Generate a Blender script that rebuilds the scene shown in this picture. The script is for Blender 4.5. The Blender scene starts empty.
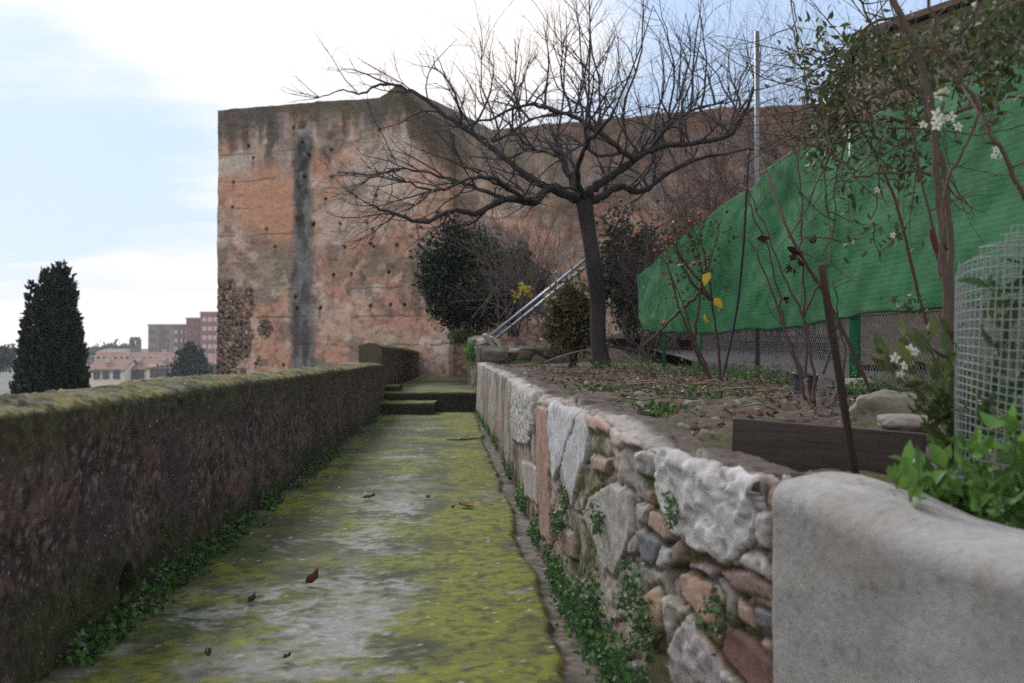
import bpy, math, random
import numpy as np
R = math.radians
rnd = random.Random(7)
rng = np.random.default_rng(11)
sc = bpy.context.scene
COL = sc.collection

# ------------------------------------------------------------------ camera
EYE = 1.1; F = 1200.0; PITCH = math.atan(15.5 / F)
cam_d = bpy.data.cameras.new('camera'); cam = bpy.data.objects.new('camera', cam_d); COL.objects.link(cam)
cam.location = (0, 0, EYE); cam.rotation_euler = (math.pi / 2 + PITCH, 0, 0)
cam_d.sensor_width = 36; cam_d.lens = F / 1024 * 36
cam_d.clip_start = 0.05; cam_d.clip_end = 6000
cam_d.dof.use_dof = True; cam_d.dof.focus_distance = 7.5; cam_d.dof.aperture_fstop = 3.6
sc.camera = cam

# ------------------------------------------------------------------ sky
SUN_EL, SUN_AZ = 38.0, -28.0            # azimuth clockwise from +Y
w = bpy.data.worlds.new('World'); sc.world = w; w.use_nodes = True
nt = w.node_tree; nt.nodes.clear(); N = nt.nodes.new; L = nt.links.new
def mth(nt, op, a, b=None, c=None, clamp=False):
    n = nt.nodes.new('ShaderNodeMath'); n.operation = op; n.use_clamp = clamp
    for i, v in enumerate((a, b, c)):
        if v is None: continue
        if isinstance(v, (int, float)): n.inputs[i].default_value = v
        else: nt.links.new(v, n.inputs[i])
    return n.outputs[0]
sky = N('ShaderNodeTexSky'); sky.sky_type = 'NISHITA'; sky.sun_disc = False
sky.sun_elevation = R(SUN_EL); sky.sun_rotation = R(SUN_AZ); sky.air_density = 1.0; sky.dust_density = 1.2; sky.ozone_density = 1.5
tc = N('ShaderNodeTexCoord'); sep = N('ShaderNodeSeparateXYZ'); L(tc.outputs['Generated'], sep.inputs[0])
az = mth(nt, 'ARCTAN2', sep.outputs[0], sep.outputs[1])
el = mth(nt, 'ARCSINE', sep.outputs[2])
den = mth(nt, 'ADD', mth(nt, 'MAXIMUM', sep.outputs[2], 0.0), 0.16)
cx = mth(nt, 'DIVIDE', sep.outputs[0], den); cy = mth(nt, 'DIVIDE', sep.outputs[1], den)
cmb = N('ShaderNodeCombineXYZ'); L(cx, cmb.inputs[0]); L(cy, cmb.inputs[1])
mp = N('ShaderNodeMapping'); L(cmb.outputs[0], mp.inputs[0]); mp.inputs['Rotation'].default_value = (0, 0, R(25)); mp.inputs['Scale'].default_value = (0.8, 1.5, 1)
mp.inputs['Location'].default_value = (3.1, 0.4, 0)
nz = N('ShaderNodeTexNoise'); L(mp.outputs[0], nz.inputs['Vector']); nz.inputs['Scale'].default_value = 1.25; nz.inputs['Detail'].default_value = 9; nz.inputs['Roughness'].default_value = 0.55; nz.inputs['Distortion'].default_value = 0.3
def gauss(nt, x, c, s):
    t = mth(nt, 'DIVIDE', mth(nt, 'SUBTRACT', x, c), s)
    return mth(nt, 'EXPONENT', mth(nt, 'MULTIPLY', mth(nt, 'MULTIPLY', t, t), -1.0))
b = mth(nt, 'MULTIPLY', gauss(nt, el, 0.0, 0.065), 0.50)                                   # bright band at the horizon
b = mth(nt, 'ADD', b, mth(nt, 'MULTIPLY', mth(nt, 'MULTIPLY', gauss(nt, az, -0.10, 0.20), gauss(nt, el, 0.36, 0.20)), 0.62))
b = mth(nt, 'SUBTRACT', b, mth(nt, 'MULTIPLY', mth(nt, 'MULTIPLY', gauss(nt, az, -0.44, 0.20), gauss(nt, el, 0.13, 0.085)), 0.34))
b = mth(nt, 'SUBTRACT', b, mth(nt, 'MULTIPLY', mth(nt, 'MULTIPLY', gauss(nt, az, 0.24, 0.20), gauss(nt, el, 0.22, 0.22)), 0.34))
b = mth(nt, 'ADD', b, mth(nt, 'MULTIPLY', mth(nt, 'MAXIMUM', mth(nt, 'MULTIPLY', sep.outputs[1], -1.0), 0.0), 0.45))
cl = mth(nt, 'ADD', nz.outputs['Fac'], b)
ramp = N('ShaderNodeMapRange'); ramp.interpolation_type = 'SMOOTHSTEP'; L(cl, ramp.inputs[0]); ramp.inputs[1].default_value = 0.38; ramp.inputs[2].default_value = 0.76
mix = N('ShaderNodeMix'); mix.data_type = 'RGBA'; L(ramp.outputs[0], mix.inputs['Factor'])
hs = N('ShaderNodeHueSaturation'); L(sky.outputs[0], hs.inputs['Color']); hs.inputs['Saturation'].default_value = 0.8; hs.inputs['Value'].default_value = 1.0
thin = N('ShaderNodeMix'); thin.data_type = 'RGBA'; thin.inputs['Factor'].default_value = 0.8; L(hs.outputs[0], thin.inputs['A']); thin.inputs['B'].default_value = (3.75, 5.0, 7.1, 1)
L(thin.outputs['Result'], mix.inputs['A']); mix.inputs['B'].default_value = (8.1, 7.75, 7.5, 1)
bg = N('ShaderNodeBackground'); bg.inputs['Strength'].default_value = 0.09; L(mix.outputs['Result'], bg.inputs[0])
wo = N('ShaderNodeOutputWorld'); L(bg.outputs[0], wo.inputs[0])
w.cycles.sampling_method = 'MANUAL'; w.cycles.sample_map_resolution = 512

# ------------------------------------------------------------------ sun behind thin cloud
sd = bpy.data.lights.new('sun', 'SUN'); sd.energy = 1.4; sd.angle = R(14); sd.color = (1.0, 0.96, 0.9)
so = bpy.data.objects.new('sun', sd); COL.objects.link(so)
so.rotation_euler = (R(90 - SUN_EL), 0, R(180 - SUN_AZ)); so.location = (-8, 8, 20)
sc.cycles.use_denoising = False; sc.cycles.sample_clamp_indirect = 1.5; sc.cycles.sample_clamp_direct = 8.0; sc.cycles.max_bounces = 6; sc.cycles.diffuse_bounces = 3; sc.cycles.volume_bounces = 0
sc.view_settings.view_transform = 'Standard'; sc.view_settings.look = 'None'
sc.view_settings.exposure = 0.70; sc.view_settings.gamma = 1; sc.view_settings.use_curve_mapping = False

# ------------------------------------------------------------------ helpers
def ray(px, py):
    X = (px - 512) / F; Y = (341.5 - py) / F
    return X, math.cos(PITCH) - Y * math.sin(PITCH), math.sin(PITCH) + Y * math.cos(PITCH)
def P(px, py, d):
    x, y, z = ray(px, py); return (x / y * d, d, EYE + z / y * d)
def pix(x, y, z):
    """numpy: world -> pixel of the photograph"""
    zz = z - EYE; c, s = math.cos(PITCH), math.sin(PITCH)
    fw = y * c + zz * s; up = -y * s + zz * c
    return 512 + F * x / fw, 341.5 - F * up / fw

def _h(ix, iy, iz, seed):
    n = (ix.astype(np.int64) * 374761393 + iy.astype(np.int64) * 668265263 + iz.astype(np.int64) * 2147483647 + seed * 1274126177) & 0xffffffff
    n = ((n ^ (n >> 13)) * 1274126177) & 0xffffffff
    n = ((n ^ (n >> 15)) * 2246822519) & 0xffffffff
    return ((n ^ (n >> 16)) & 0xffffff) / float(0xffffff)
def vn(x, y, z=0.0, seed=0):
    x = np.asarray(x, float); y = np.asarray(y, float) + 0 * x; z = np.asarray(z, float) + 0 * x
    fx, fy, fz = np.floor(x), np.floor(y), np.floor(z); tx, ty, tz = x - fx, y - fy, z - fz
    tx = tx * tx * (3 - 2 * tx); ty = ty * ty * (3 - 2 * ty); tz = tz * tz * (3 - 2 * tz)
    r = 0
    for a in (0, 1):
        for b_ in (0, 1):
            for c in (0, 1):
                r = r + _h(fx + a, fy + b_, fz + c, seed) * (tx if a else 1 - tx) * (ty if b_ else 1 - ty) * (tz if c else 1 - tz)
    return r
def fbm(x, y, z=0.0, oct=4, seed=0, gain=0.5):
    s = 0; a = 1; t = 0; x = np.asarray(x, float)
    for o in range(oct):
        f = 2.03 ** o; s = s + a * vn(x * f, np.asarray(y) * f, np.asarray(z) * f, seed + o * 17); t += a; a *= gain
    return s / t                                  # about 0..1, mean .5
def voro(x, y, seed=0, jit=0.9):
    """F1, F2, cell id hash, x and y offset to the nearest seed"""
    x = np.asarray(x, float); y = np.asarray(y, float); cx_, cy_ = np.floor(x), np.floor(y)
    f1 = np.full(x.shape, 9.0); f2 = np.full(x.shape, 9.0); idv = np.zeros(x.shape); ox = np.zeros(x.shape); oy = np.zeros(x.shape)
    for a in (-1, 0, 1):
        for b_ in (-1, 0, 1):
            gx, gy = cx_ + a, cy_ + b_
            sx = gx + 0.5 + jit * (_h(gx, gy, gx * 0, seed) - 0.5); sy = gy + 0.5 + jit * (_h(gx, gy, gx * 0, seed + 5) - 0.5)
            dd = np.hypot(x - sx, y - sy); hh = _h(gx, gy, gx * 0, seed + 9)
            n1 = dd < f1
            f2 = np.where(n1, f1, np.minimum(f2, dd)); idv = np.where(n1, hh, idv); ox = np.where(n1, x - sx, ox); oy = np.where(n1, y - sy, oy); f1 = np.where(n1, dd, f1)
    return f1, f2, idv, ox, oy
def sst(x, a, b_):
    t = np.clip((np.asarray(x, float) - a) / (b_ - a), 0, 1); return t * t * (3 - 2 * t)
def mixc(c, d, t):
    c = np.asarray(c, float); d = np.asarray(d, float); t = np.asarray(t)[..., None]
    return c * (1 - t) + d * t
def punch(C, g, k=1.0):                             # stretch a surface's own colour contrast about its mean
    m = np.asarray(C).reshape(-1, 3).mean(0); return m * (np.maximum(C, 1e-4) / m) ** g * k
def h1(v, k):                                      # per-cell random from its id
    return np.modf(np.abs(np.sin(v * 917.3 + k * 12.9898) * 43758.5453))[0]

def link(name, me, mat=None, parent=None):
    o = bpy.data.objects.new(name, me); COL.objects.link(o)
    if mat is not None and not me.materials: me.materials.append(mat)
    if parent is not None: o.parent = parent
    return o
def tag(o, label=None, cat=None, group=None, kind=None):
    if label: o['label'] = label
    if cat: o['category'] = cat
    if group: o['group'] = group
    if kind: o['kind'] = kind
    return o
def empty(name, loc, label, cat, group=None):
    o = bpy.data.objects.new(name, None); COL.objects.link(o); o.location = loc; o.empty_display_size = 0.2
    return tag(o, label, cat, group)
def raw_mesh(name, verts, faces, cols=None, smooth=False):
    """faces: int array (m,k); cols: per-vertex rgb"""
    me = bpy.data.meshes.new(name); V = np.asarray(verts, np.float32).reshape(-1, 3); Fc = np.asarray(faces, np.int32)
    m, k = Fc.shape
    me.vertices.add(len(V)); me.vertices.foreach_set('co', V.ravel())
    me.loops.add(m * k); me.loops.foreach_set('vertex_index', Fc.ravel())
    me.polygons.add(m); me.polygons.foreach_set('loop_start', np.arange(0, m * k, k, dtype=np.int32))
    me.update(calc_edges=True)
    if smooth: me.polygons.foreach_set('use_smooth', np.ones(m, bool))
    if cols is not None:
        C = np.ones((len(V), 4), np.float32); C[:, :3] = np.clip(np.asarray(cols).reshape(-1, 3), 0, 1)
        at = me.color_attributes.new('Tint', 'FLOAT_COLOR', 'POINT'); at.data.foreach_set('color', C.ravel())
    me.validate(); return me
def grid(name, G, cols=None, mat=None, parent=None, smooth=True, local=None):
    a, b_ = G.shape[:2]; i = np.arange(a * b_).reshape(a, b_)
    fc = np.stack([i[:-1, :-1], i[1:, :-1], i[1:, 1:], i[:-1, 1:]], -1).reshape(-1, 4)
    G = G if local is None else G - np.asarray(local)
    return link(name, raw_mesh(name, G.reshape(-1, 3), fc, None if cols is None else cols.reshape(-1, 3), smooth), mat, parent)
class MB:
    """mixed mesh collector (verts in world or local space)"""
    def __init__(s): s.v = []; s.f = []; s.c = []; s.col = (1, 1, 1); s.sm = []
    def box(s, c, size, rz=0, rx=0, ry=0, bev=0):
        x, y, z = (k / 2 for k in size); n = len(s.v)
        from mathutils import Euler, Vector
        E = Euler((rx, ry, rz)).to_matrix(); b_ = min(bev, x * .9, y * .9, z * .9)
        if b_ <= 0:
            pts = [(i * x, j * y, k * z) for i in (-1, 1) for j in (-1, 1) for k in (-1, 1)]
            fs = [(0, 1, 3, 2), (4, 6, 7, 5), (0, 4, 5, 1), (2, 3, 7, 6), (0, 2, 6, 4), (1, 5, 7, 3)]
        else:
            import bmesh
            bm = bmesh.new(); bmesh.ops.create_cube(bm, size=1)
            for v in bm.verts: v.co = Vector((v.co.x * 2 * x, v.co.y * 2 * y, v.co.z * 2 * z))
            bmesh.ops.bevel(bm, geom=bm.edges[:], offset=b_, segments=2, affect='EDGES')
            pts = [v.co.copy() for v in bm.verts]; fs = [tuple(v.index for v in f.verts) for f in bm.faces]; bm.free()
        for p in pts:
            q = E @ Vector(p); s.v.append((q.x + c[0], q.y + c[1], q.z + c[2])); s.c.append(s.col)
        for f in fs: s.f.append(tuple(n + i for i in f)); s.sm.append(False)
        return s
    def tube(s, pts, rad, n=6, cap=True):
        from mathutils import Vector
        pts = [Vector(p) for p in pts]; m = len(pts)
        if not hasattr(rad, '__len__'): rad = [rad] * m
        base = len(s.v); up = None
        for i, p in enumerate(pts):
            t = (pts[min(i + 1, m - 1)] - pts[max(i - 1, 0)])
            t = t.normalized() if t.length > 1e-9 else Vector((0, 0, 1))
            if up is None: a = t.cross(Vector((0.3, 0.9, 0.1)));
            else: a = up - t * up.dot(t)
            if a.length < 1e-6: a = t.orthogonal()
            a.normalize(); up = a; b_ = t.cross(a)
            for k in range(n):
                an = 2 * math.pi * k / n; q = p + (a * math.cos(an) + b_ * math.sin(an)) * rad[i]
                s.v.append((q.x, q.y, q.z)); s.c.append(s.col)
        for i in range(m - 1):
            for k in range(n):
                k2 = (k + 1) % n; s.f.append((base + i * n + k, base + i * n + k2, base + (i + 1) * n + k2, base + (i + 1) * n + k)); s.sm.append(True)
        if cap and n > 2:
            s.f.append(tuple(base + k for k in range(n))[::-1]); s.sm.append(False)
            s.f.append(tuple(base + (m - 1) * n + k for k in range(n))); s.sm.append(False)
        return s
    def poly(s, pts, faces, smooth=False):
        n = len(s.v)
        for p in pts: s.v.append(tuple(p)); s.c.append(s.col)
        for f in faces: s.f.append(tuple(n + i for i in f)); s.sm.append(smooth)
        return s
    def build(s, name, mat, parent=None):
        me = bpy.data.meshes.new(name); me.from_pydata(s.v, [], s.f); me.update()
        me.polygons.foreach_set('use_smooth', np.array(s.sm, bool))
        C = np.ones((len(s.v), 4), np.float32); C[:, :3] = np.array(s.c)
        at = me.color_attributes.new('Tint', 'FLOAT_COLOR', 'POINT'); at.data.foreach_set('color', C.ravel())
        o = link(name, me, mat, parent); return o
def rel(pts, o):
    return [(p[0] - o[0], p[1] - o[1], p[2] - o[2]) for p in pts]
def smooth_line(pts, k=6):
    """Catmull-Rom through the points"""
    pts = [np.array(p, float) for p in pts]; out = []
    for i in range(len(pts) - 1):
        p0 = pts[max(i - 1, 0)]; p1 = pts[i]; p2 = pts[i + 1]; p3 = pts[min(i + 2, len(pts) - 1)]
        for j in range(k):
            t = j / k; out.append(0.5 * ((2 * p1) + (-p0 + p2) * t + (2 * p0 - 5 * p1 + 4 * p2 - p3) * t * t + (-p0 + 3 * p1 - 3 * p2 + p3) * t ** 3))
    out.append(pts[-1]); return out

# ------------------------------------------------------------------ materials
def material(name, base=(1, 1, 1), tint=True, var=0.25, vscale=20, rough=0.85, bump=0.3, bscale=60, bdist=0.01, speck=None, metal=0, detail=6, trans=0, coat=0, spec=0.3, stretch=None):
    m = bpy.data.materials.new(name); m.use_nodes = True; nt = m.node_tree; nt.nodes.clear(); N = nt.nodes.new; L = nt.links.new
    out = N('ShaderNodeOutputMaterial'); bs = N('ShaderNodeBsdfPrincipled'); L(bs.outputs[0], out.inputs[0])
    tc = N('ShaderNodeTexCoord'); co = tc.outputs['Object']
    if stretch:
        mp = N('ShaderNodeMapping'); mp.inputs['Scale'].default_value = stretch; L(co, mp.inputs[0]); co = mp.outputs[0]
    n1 = N('ShaderNodeTexNoise'); n1.inputs['Scale'].default_value = vscale; n1.inputs['Detail'].default_value = detail; n1.inputs['Roughness'].default_value = 0.65; L(co, n1.inputs['Vector'])
    mr = N('ShaderNodeMapRange'); L(n1.outputs['Fac'], mr.inputs[0]); mr.inputs[1].default_value = 0.25; mr.inputs[2].default_value = 0.75; mr.inputs[3].default_value = 1 - var; mr.inputs[4].default_value = 1 + var
    if tint:
        at = N('ShaderNodeVertexColor'); at.layer_name = 'Tint'; c0 = at.outputs['Color']
        if tuple(base) != (1, 1, 1):
            mm = N('ShaderNodeMix'); mm.data_type = 'RGBA'; mm.blend_type = 'MULTIPLY'; mm.inputs['Factor'].default_value = 1; L(c0, mm.inputs['A']); mm.inputs['B'].default_value = (*base, 1); c0 = mm.outputs['Result']
    else:
        rg = N('ShaderNodeRGB'); rg.outputs[0].default_value = (*base, 1); c0 = rg.outputs[0]
    vm = N('ShaderNodeVectorMath'); vm.operation = 'SCALE'; L(c0, vm.inputs[0]); L(mr.outputs[0], vm.inputs['Scale']); c = vm.outputs[0]
    hgt = None
    if speck:                                      # (scale, threshold, share, colour): pebbles set in the surface
        for (scl, thr, share, colr, up) in speck:
            v = N('ShaderNodeTexVoronoi'); v.inputs['Scale'].default_value = scl; L(tc.outputs['Object'], v.inputs['Vector'])
            sp = N('ShaderNodeSeparateColor'); L(v.outputs['Color'], sp.inputs[0])
            on = mth(nt, 'LESS_THAN', sp.outputs[0], share)
            r_ = mth(nt, 'MULTIPLY', sp.outputs[1], thr)
            k = N('ShaderNodeMapRange'); k.interpolation_type = 'SMOOTHSTEP'; L(mth(nt, 'SUBTRACT', v.outputs['Distance'], r_), k.inputs[0]); k.inputs[1].default_value = 0.0; k.inputs[2].default_value = 0.08; k.inputs[3].default_value = 1; k.inputs[4].default_value = 0
            fac = mth(nt, 'MULTIPLY', on, k.outputs[0])
            mx = N('ShaderNodeMix'); mx.data_type = 'RGBA'; L(mth(nt, 'MULTIPLY', fac, 0.85), mx.inputs['Factor']); L(c, mx.inputs['A'])
            vs = N('ShaderNodeVectorMath'); vs.operation = 'SCALE'; vs.inputs[0].default_value = colr; L(mth(nt, 'ADD', mth(nt, 'MULTIPLY', sp.outputs[2], 0.9), 0.45), vs.inputs['Scale']); L(vs.outputs[0], mx.inputs['B'])
            c = mx.outputs['Result']
            hh = mth(nt, 'MULTIPLY', fac, up); hgt = hh if hgt is None else mth(nt, 'ADD', hgt, hh)
    L(c, bs.inputs['Base Color'])
    bs.inputs['Roughness'].default_value = rough; bs.inputs['Metallic'].default_value = metal; bs.inputs['Specular IOR Level'].default_value = spec
    if coat: bs.inputs['Coat Weight'].default_value = coat
    if bump:
        n2 = N('ShaderNodeTexNoise'); n2.inputs['Scale'].default_value = bscale; n2.inputs['Detail'].default_value = 8; n2.inputs['Roughness'].default_value = 0.7; L(co, n2.inputs['Vector'])
        h = n2.outputs['Fac']
        if hgt is not None: h = mth(nt, 'ADD', h, hgt)
        bp = N('ShaderNodeBump'); bp.inputs['Strength'].default_value = bump; bp.inputs['Distance'].default_value = bdist; L(h, bp.inputs['Height']); L(bp.outputs[0], bs.inputs['Normal'])
    if trans:
        tr = N('ShaderNodeBsdfTranslucent'); L(c, tr.inputs['Color']); ms = N('ShaderNodeMixShader'); ms.inputs[0].default_value = trans
        L(bs.outputs[0], ms.inputs[1]); L(tr.outputs[0], ms.inputs[2]); L(ms.outputs[0], out.inputs[0])
    return m
M = {}
M['rammed'] = material('rammed_earth', var=0.30, vscale=28, bump=0.9, bscale=70, bdist=0.012, speck=[(55, 0.30, 0.22, (0.36, 0.31, 0.29), 0.6), (140, 0.33, 0.28, (0.25, 0.21, 0.2), 0.4)])
M['path'] = material('mossy_concrete', var=0.34, vscale=45, bump=0.7, bscale=90, bdist=0.006, rough=0.8, speck=[(46, 0.20, 0.05, (0.30, 0.29, 0.27), 0.8), (120, 0.30, 0.16, (0.22, 0.21, 0.19), 0.5), (75, 0.25, 0.14, (0.035, 0.035, 0.02), 0.5)])
M['rubble'] = material('rubble_stone', var=0.22, vscale=38, bump=0.8, bscale=55, bdist=0.010, detail=9)
M['cement'] = material('smooth_cement', var=0.2, vscale=14, bump=0.35, bscale=130, bdist=0.004, speck=[(90, 0.15, 0.05, (0.12, 0.11, 0.10), -0.5)])
M['castle'] = material('castle_wall', var=0.24, vscale=9, bump=0.8, bscale=14, bdist=0.05, detail=9)
M['soil'] = material('garden_soil', var=0.4, vscale=26, bump=1.0, bscale=45, bdist=0.02, speck=[(30, 0.25, 0.08, (0.22, 0.19, 0.17), 0.8)])
M['ground'] = material('far_ground', var=0.3, vscale=0.05, bump=0)
M['road'] = material('old_asphalt', var=0.2, vscale=6, bump=0.4, bscale=60, bdist=0.01)
M['leaf'] = material('leaf', var=0.12, vscale=9, bump=0, rough=0.5, trans=0.32, spec=0.35)
M['dark_leaf'] = material('evergreen_leaf', var=0.15, vscale=4, bump=0, rough=0.5, trans=0.12, spec=0.3)
M['dry'] = material('dry_leaf', var=0.2, vscale=60, bump=0.4, bscale=200, bdist=0.002, rough=0.8, trans=0.15)
M['bark'] = material('bark', var=0.3, vscale=30, bump=1.0, bscale=40, bdist=0.02, stretch=(1, 1, 0.22), rough=0.9)
M['twig'] = material('twig_bark', var=0.25, vscale=60, bump=0.4, bscale=150, bdist=0.003, rough=0.75)
M['petal'] = material('white_petal', var=0.06, vscale=50, bump=0, rough=0.6, trans=0.3)
M['steel'] = material('galvanised_steel', var=0.18, vscale=40, bump=0.15, bscale=200, bdist=0.002, rough=0.45, metal=0.75)
M['paint'] = material('painted_metal', var=0.2, vscale=30, bump=0.2, bscale=120, bdist=0.002, rough=0.5)
M['rust'] = material('rusty_iron', var=0.4, vscale=70, bump=0.7, bscale=120, bdist=0.003, rough=0.85)
M['wood'] = material('weathered_wood', var=0.35, vscale=14, bump=0.7, bscale=30, bdist=0.006, stretch=(0.25, 1, 3), rough=0.9)
M['plain'] = material('render_and_brick', var=0.1, vscale=0.7, bump=0.1, bscale=2, bdist=0.05)
M['glass'] = material('dark_window', base=(0.05, 0.06, 0.08), tint=False, var=0.2, vscale=1, bump=0, rough=0.15, spec=0.5)
M['plastic'] = material('garden_mesh_plastic', var=0.1, vscale=40, bump=0, rough=0.45)
# ================================================================== SETTING
def geo(a, b, f, mn):                             # stations whose spacing grows with distance
    s = [a]
    while s[-1] < b: s.append(s[-1] + max(mn, f * abs(s[-1])))
    s[-1] = b; return np.array(s)
def xleft(y): return -1.411 - 0.0475 * y          # foot of the parapet
RW = np.array([(-1.0, 3.1), (0.8, 1.9), (1.6, 1.35), (2.3, 0.98), (3.1, 0.667), (3.7, 0.455), (4.125, 0.375), (5.0, 0.29), (5.9, 0.22), (8.57, 0.093), (14.5, -0.17), (22.8, -0.645), (24.3, -0.72), (30, -1.12), (35.4, -1.30)])
RWS = np.array(smooth_line([(a, b, 0) for a, b in RW], 8))[:, :2]
def xright(y): return np.interp(y, RWS[:, 0], RWS[:, 1])
def topz(y): return np.interp(y, [0.8, 1.6, 2.3, 3.1, 3.7, 4.5, 5.9, 7, 13, 22.8, 24.3], [.56, .60, .665, .755, .81, .87, .86, .85, .90, .985, .99])
def path_z(y): return np.where(np.asarray(y) < 24.0, 0.0, 0.39 + (np.asarray(y) - 24) * 0.0115)
def gz(x, y):
    z = np.interp(y, [2, 3.5, 4.2, 6, 9.5, 12.6, 18, 23.6, 25, 32], [.64, .69, .72, .79, .82, .88, .91, .98, 1.25, 1.5])
    return z + 0.0 * np.asarray(x)

# far ground, falling away outside the rampart
xs = np.concatenate([-geo(5, 3500, 0.09, 1.5)[::-1], np.arange(-4, 60, 2.0), geo(62, 3500, 0.12, 4)])
ys = np.concatenate([-geo(5, 3500, 0.14, 2)[::-1], np.arange(-4, 62, 2.0), geo(64, 4500, 0.06, 4)])
GX, GY = np.meshgrid(xs, ys, indexing='ij')
dist = np.maximum(xleft(np.clip(GY, -40, 60)) - 0.6 - GX, (GY - 50) * 0.8)
def terr(dist): return np.where(dist < 0, -0.35, np.maximum(-12.0, -1.6 - 0.25 * dist))
GZ = terr(dist) + (fbm(GX * .06, GY * .06, seed=3) - .5) * np.clip(dist, 0, 6) * .15
gc = mixc((0.055, 0.07, 0.03), (0.11, 0.09, 0.06), sst(fbm(GX * .02, GY * .02, seed=4), .35, .65))
tag(grid('ground', np.stack([GX, GY, GZ], -1), gc, M['ground']), kind='structure')

# ---- path: one mossy slab, platform and steps at its far end
yy = np.concatenate([np.arange(-3, 3.0, .1), geo(3.0, 24.2, 0.0036, .011)])
tt = np.linspace(0, 1, 130)
Y, T = np.meshgrid(yy, tt, indexing='ij')
xl = xleft(Y) - 0.05; xr = xright(Y) + 0.06; X = xl + (xr - xl) * T
LX = X - xleft(Y)                                  # metres from the parapet
big = fbm(X * 1.1, Y * 0.55, seed=21, oct=5); fine = fbm(X * 9, Y * 9, seed=22, oct=4); band = fbm(X * .7, Y * 1.6, seed=23, oct=4)
edge = 1.816 + (fbm(Y * 1.3, Y * 0 + 3, seed=24) - .5) * .10 - 0.035 * np.clip(5 - Y, 0, 1) # right edge of slab
moss = 1.15 * np.exp(-((LX - 1.55) / .36) ** 2) + .50 * np.exp(-((LX - .35) / .5) ** 2) + .55 * np.exp(-((LX - .12) / .22) ** 2) + .42 * np.exp(-((LX - .55) / .5) ** 2) * sst(Y, 9, 13) + (band - .5) * 2.1 + (big - .5) * 1.2 - .62 * np.exp(-((LX - 1.0 - .25 * (fbm(Y * .5, Y * 0 + 5, seed=38) - .5)) / .20) ** 2) * sst(fbm(X * .4, Y * .8, seed=39), .35, .6) * sst(17 - Y, 0, 3) + .22
moss += .30 * sst(Y, 9, 14) + .2 * sst(Y, 17, 21) + .16; blot = fbm(X * 4.5, Y * 3.5, seed=35, oct=5); moss += (blot - .5) * 1.5 - .1
fi2 = fbm(X * 24, Y * 24, seed=46, oct=3); bare = 1 - sst(moss + (fine - .5) * 1.7 + (fi2 - .5) * 1.6, 0, .95)
c_m = mixc((0.042, 0.056, 0.008), (0.140, 0.150, 0.006), sst(fbm(X * 3, Y * 2, seed=25) + .25 * np.exp(-((LX - 1.55) / .3) ** 2), .35, .75))
c_m = mixc(c_m, (0.030, 0.036, 0.010), sst(fbm(X * 26, Y * 20, seed=26, oct=3), .50, .72) * .7)
c_b = mixc((0.075, 0.077, 0.050), (0.225, 0.222, 0.185), sst(fbm(X * 2.3, Y * 1.5, seed=27, oct=5) + .18 * np.exp(-((LX - 1.0) / .25) ** 2), .35, .72))
c_b = mixc(c_b, (0.14, 0.165, 0.09), sst(fbm(X * 5, Y * 5, seed=28), .4, .7) * .55)
C = mixc(c_m, c_b, bare)
dirt = sst(LX + (fbm(X * 8, Y * 5, seed=45) - .5) * .07, edge - .035, edge + .0)
C = mixc(C, mixc((0.050, 0.038, 0.026), (0.165, 0.135, 0.10), sst(fi2 * .5 + fine * .5, .3, .7)), dirt)
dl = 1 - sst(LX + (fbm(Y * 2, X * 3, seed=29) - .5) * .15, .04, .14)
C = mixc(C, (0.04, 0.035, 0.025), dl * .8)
pst = (voro(X * 16, Y * 16, seed=30)); peb = (pst[0] < .15) & (pst[2] > .94)
C = mixc(C, C * .45, sst(fbm(X * 20, Y * 20, seed=36, oct=4), .56, .70) * .8)
C = mixc(C, np.minimum(C * 1.5, .5), sst(fbm(X * 26, Y * 26, seed=37, oct=3), .60, .72) * .6)
C = np.where(peb[..., None], np.array((0.36, .34, .32)) * (0.6 + .5 * h1(pst[2], 3))[..., None], C)
Z = (fbm(X * 2, Y * 2, seed=31) - .5) * .018 + (fine - .5) * .008 * (1 - bare * .5) - dirt * .035 + (1 - bare) * .006 + peb * .006 + .03 * dl * fine
C = punch(C, 1.15, .93)
tag(grid('path', np.stack([X, Y, Z], -1), C, M['path']), kind='structure')
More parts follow.
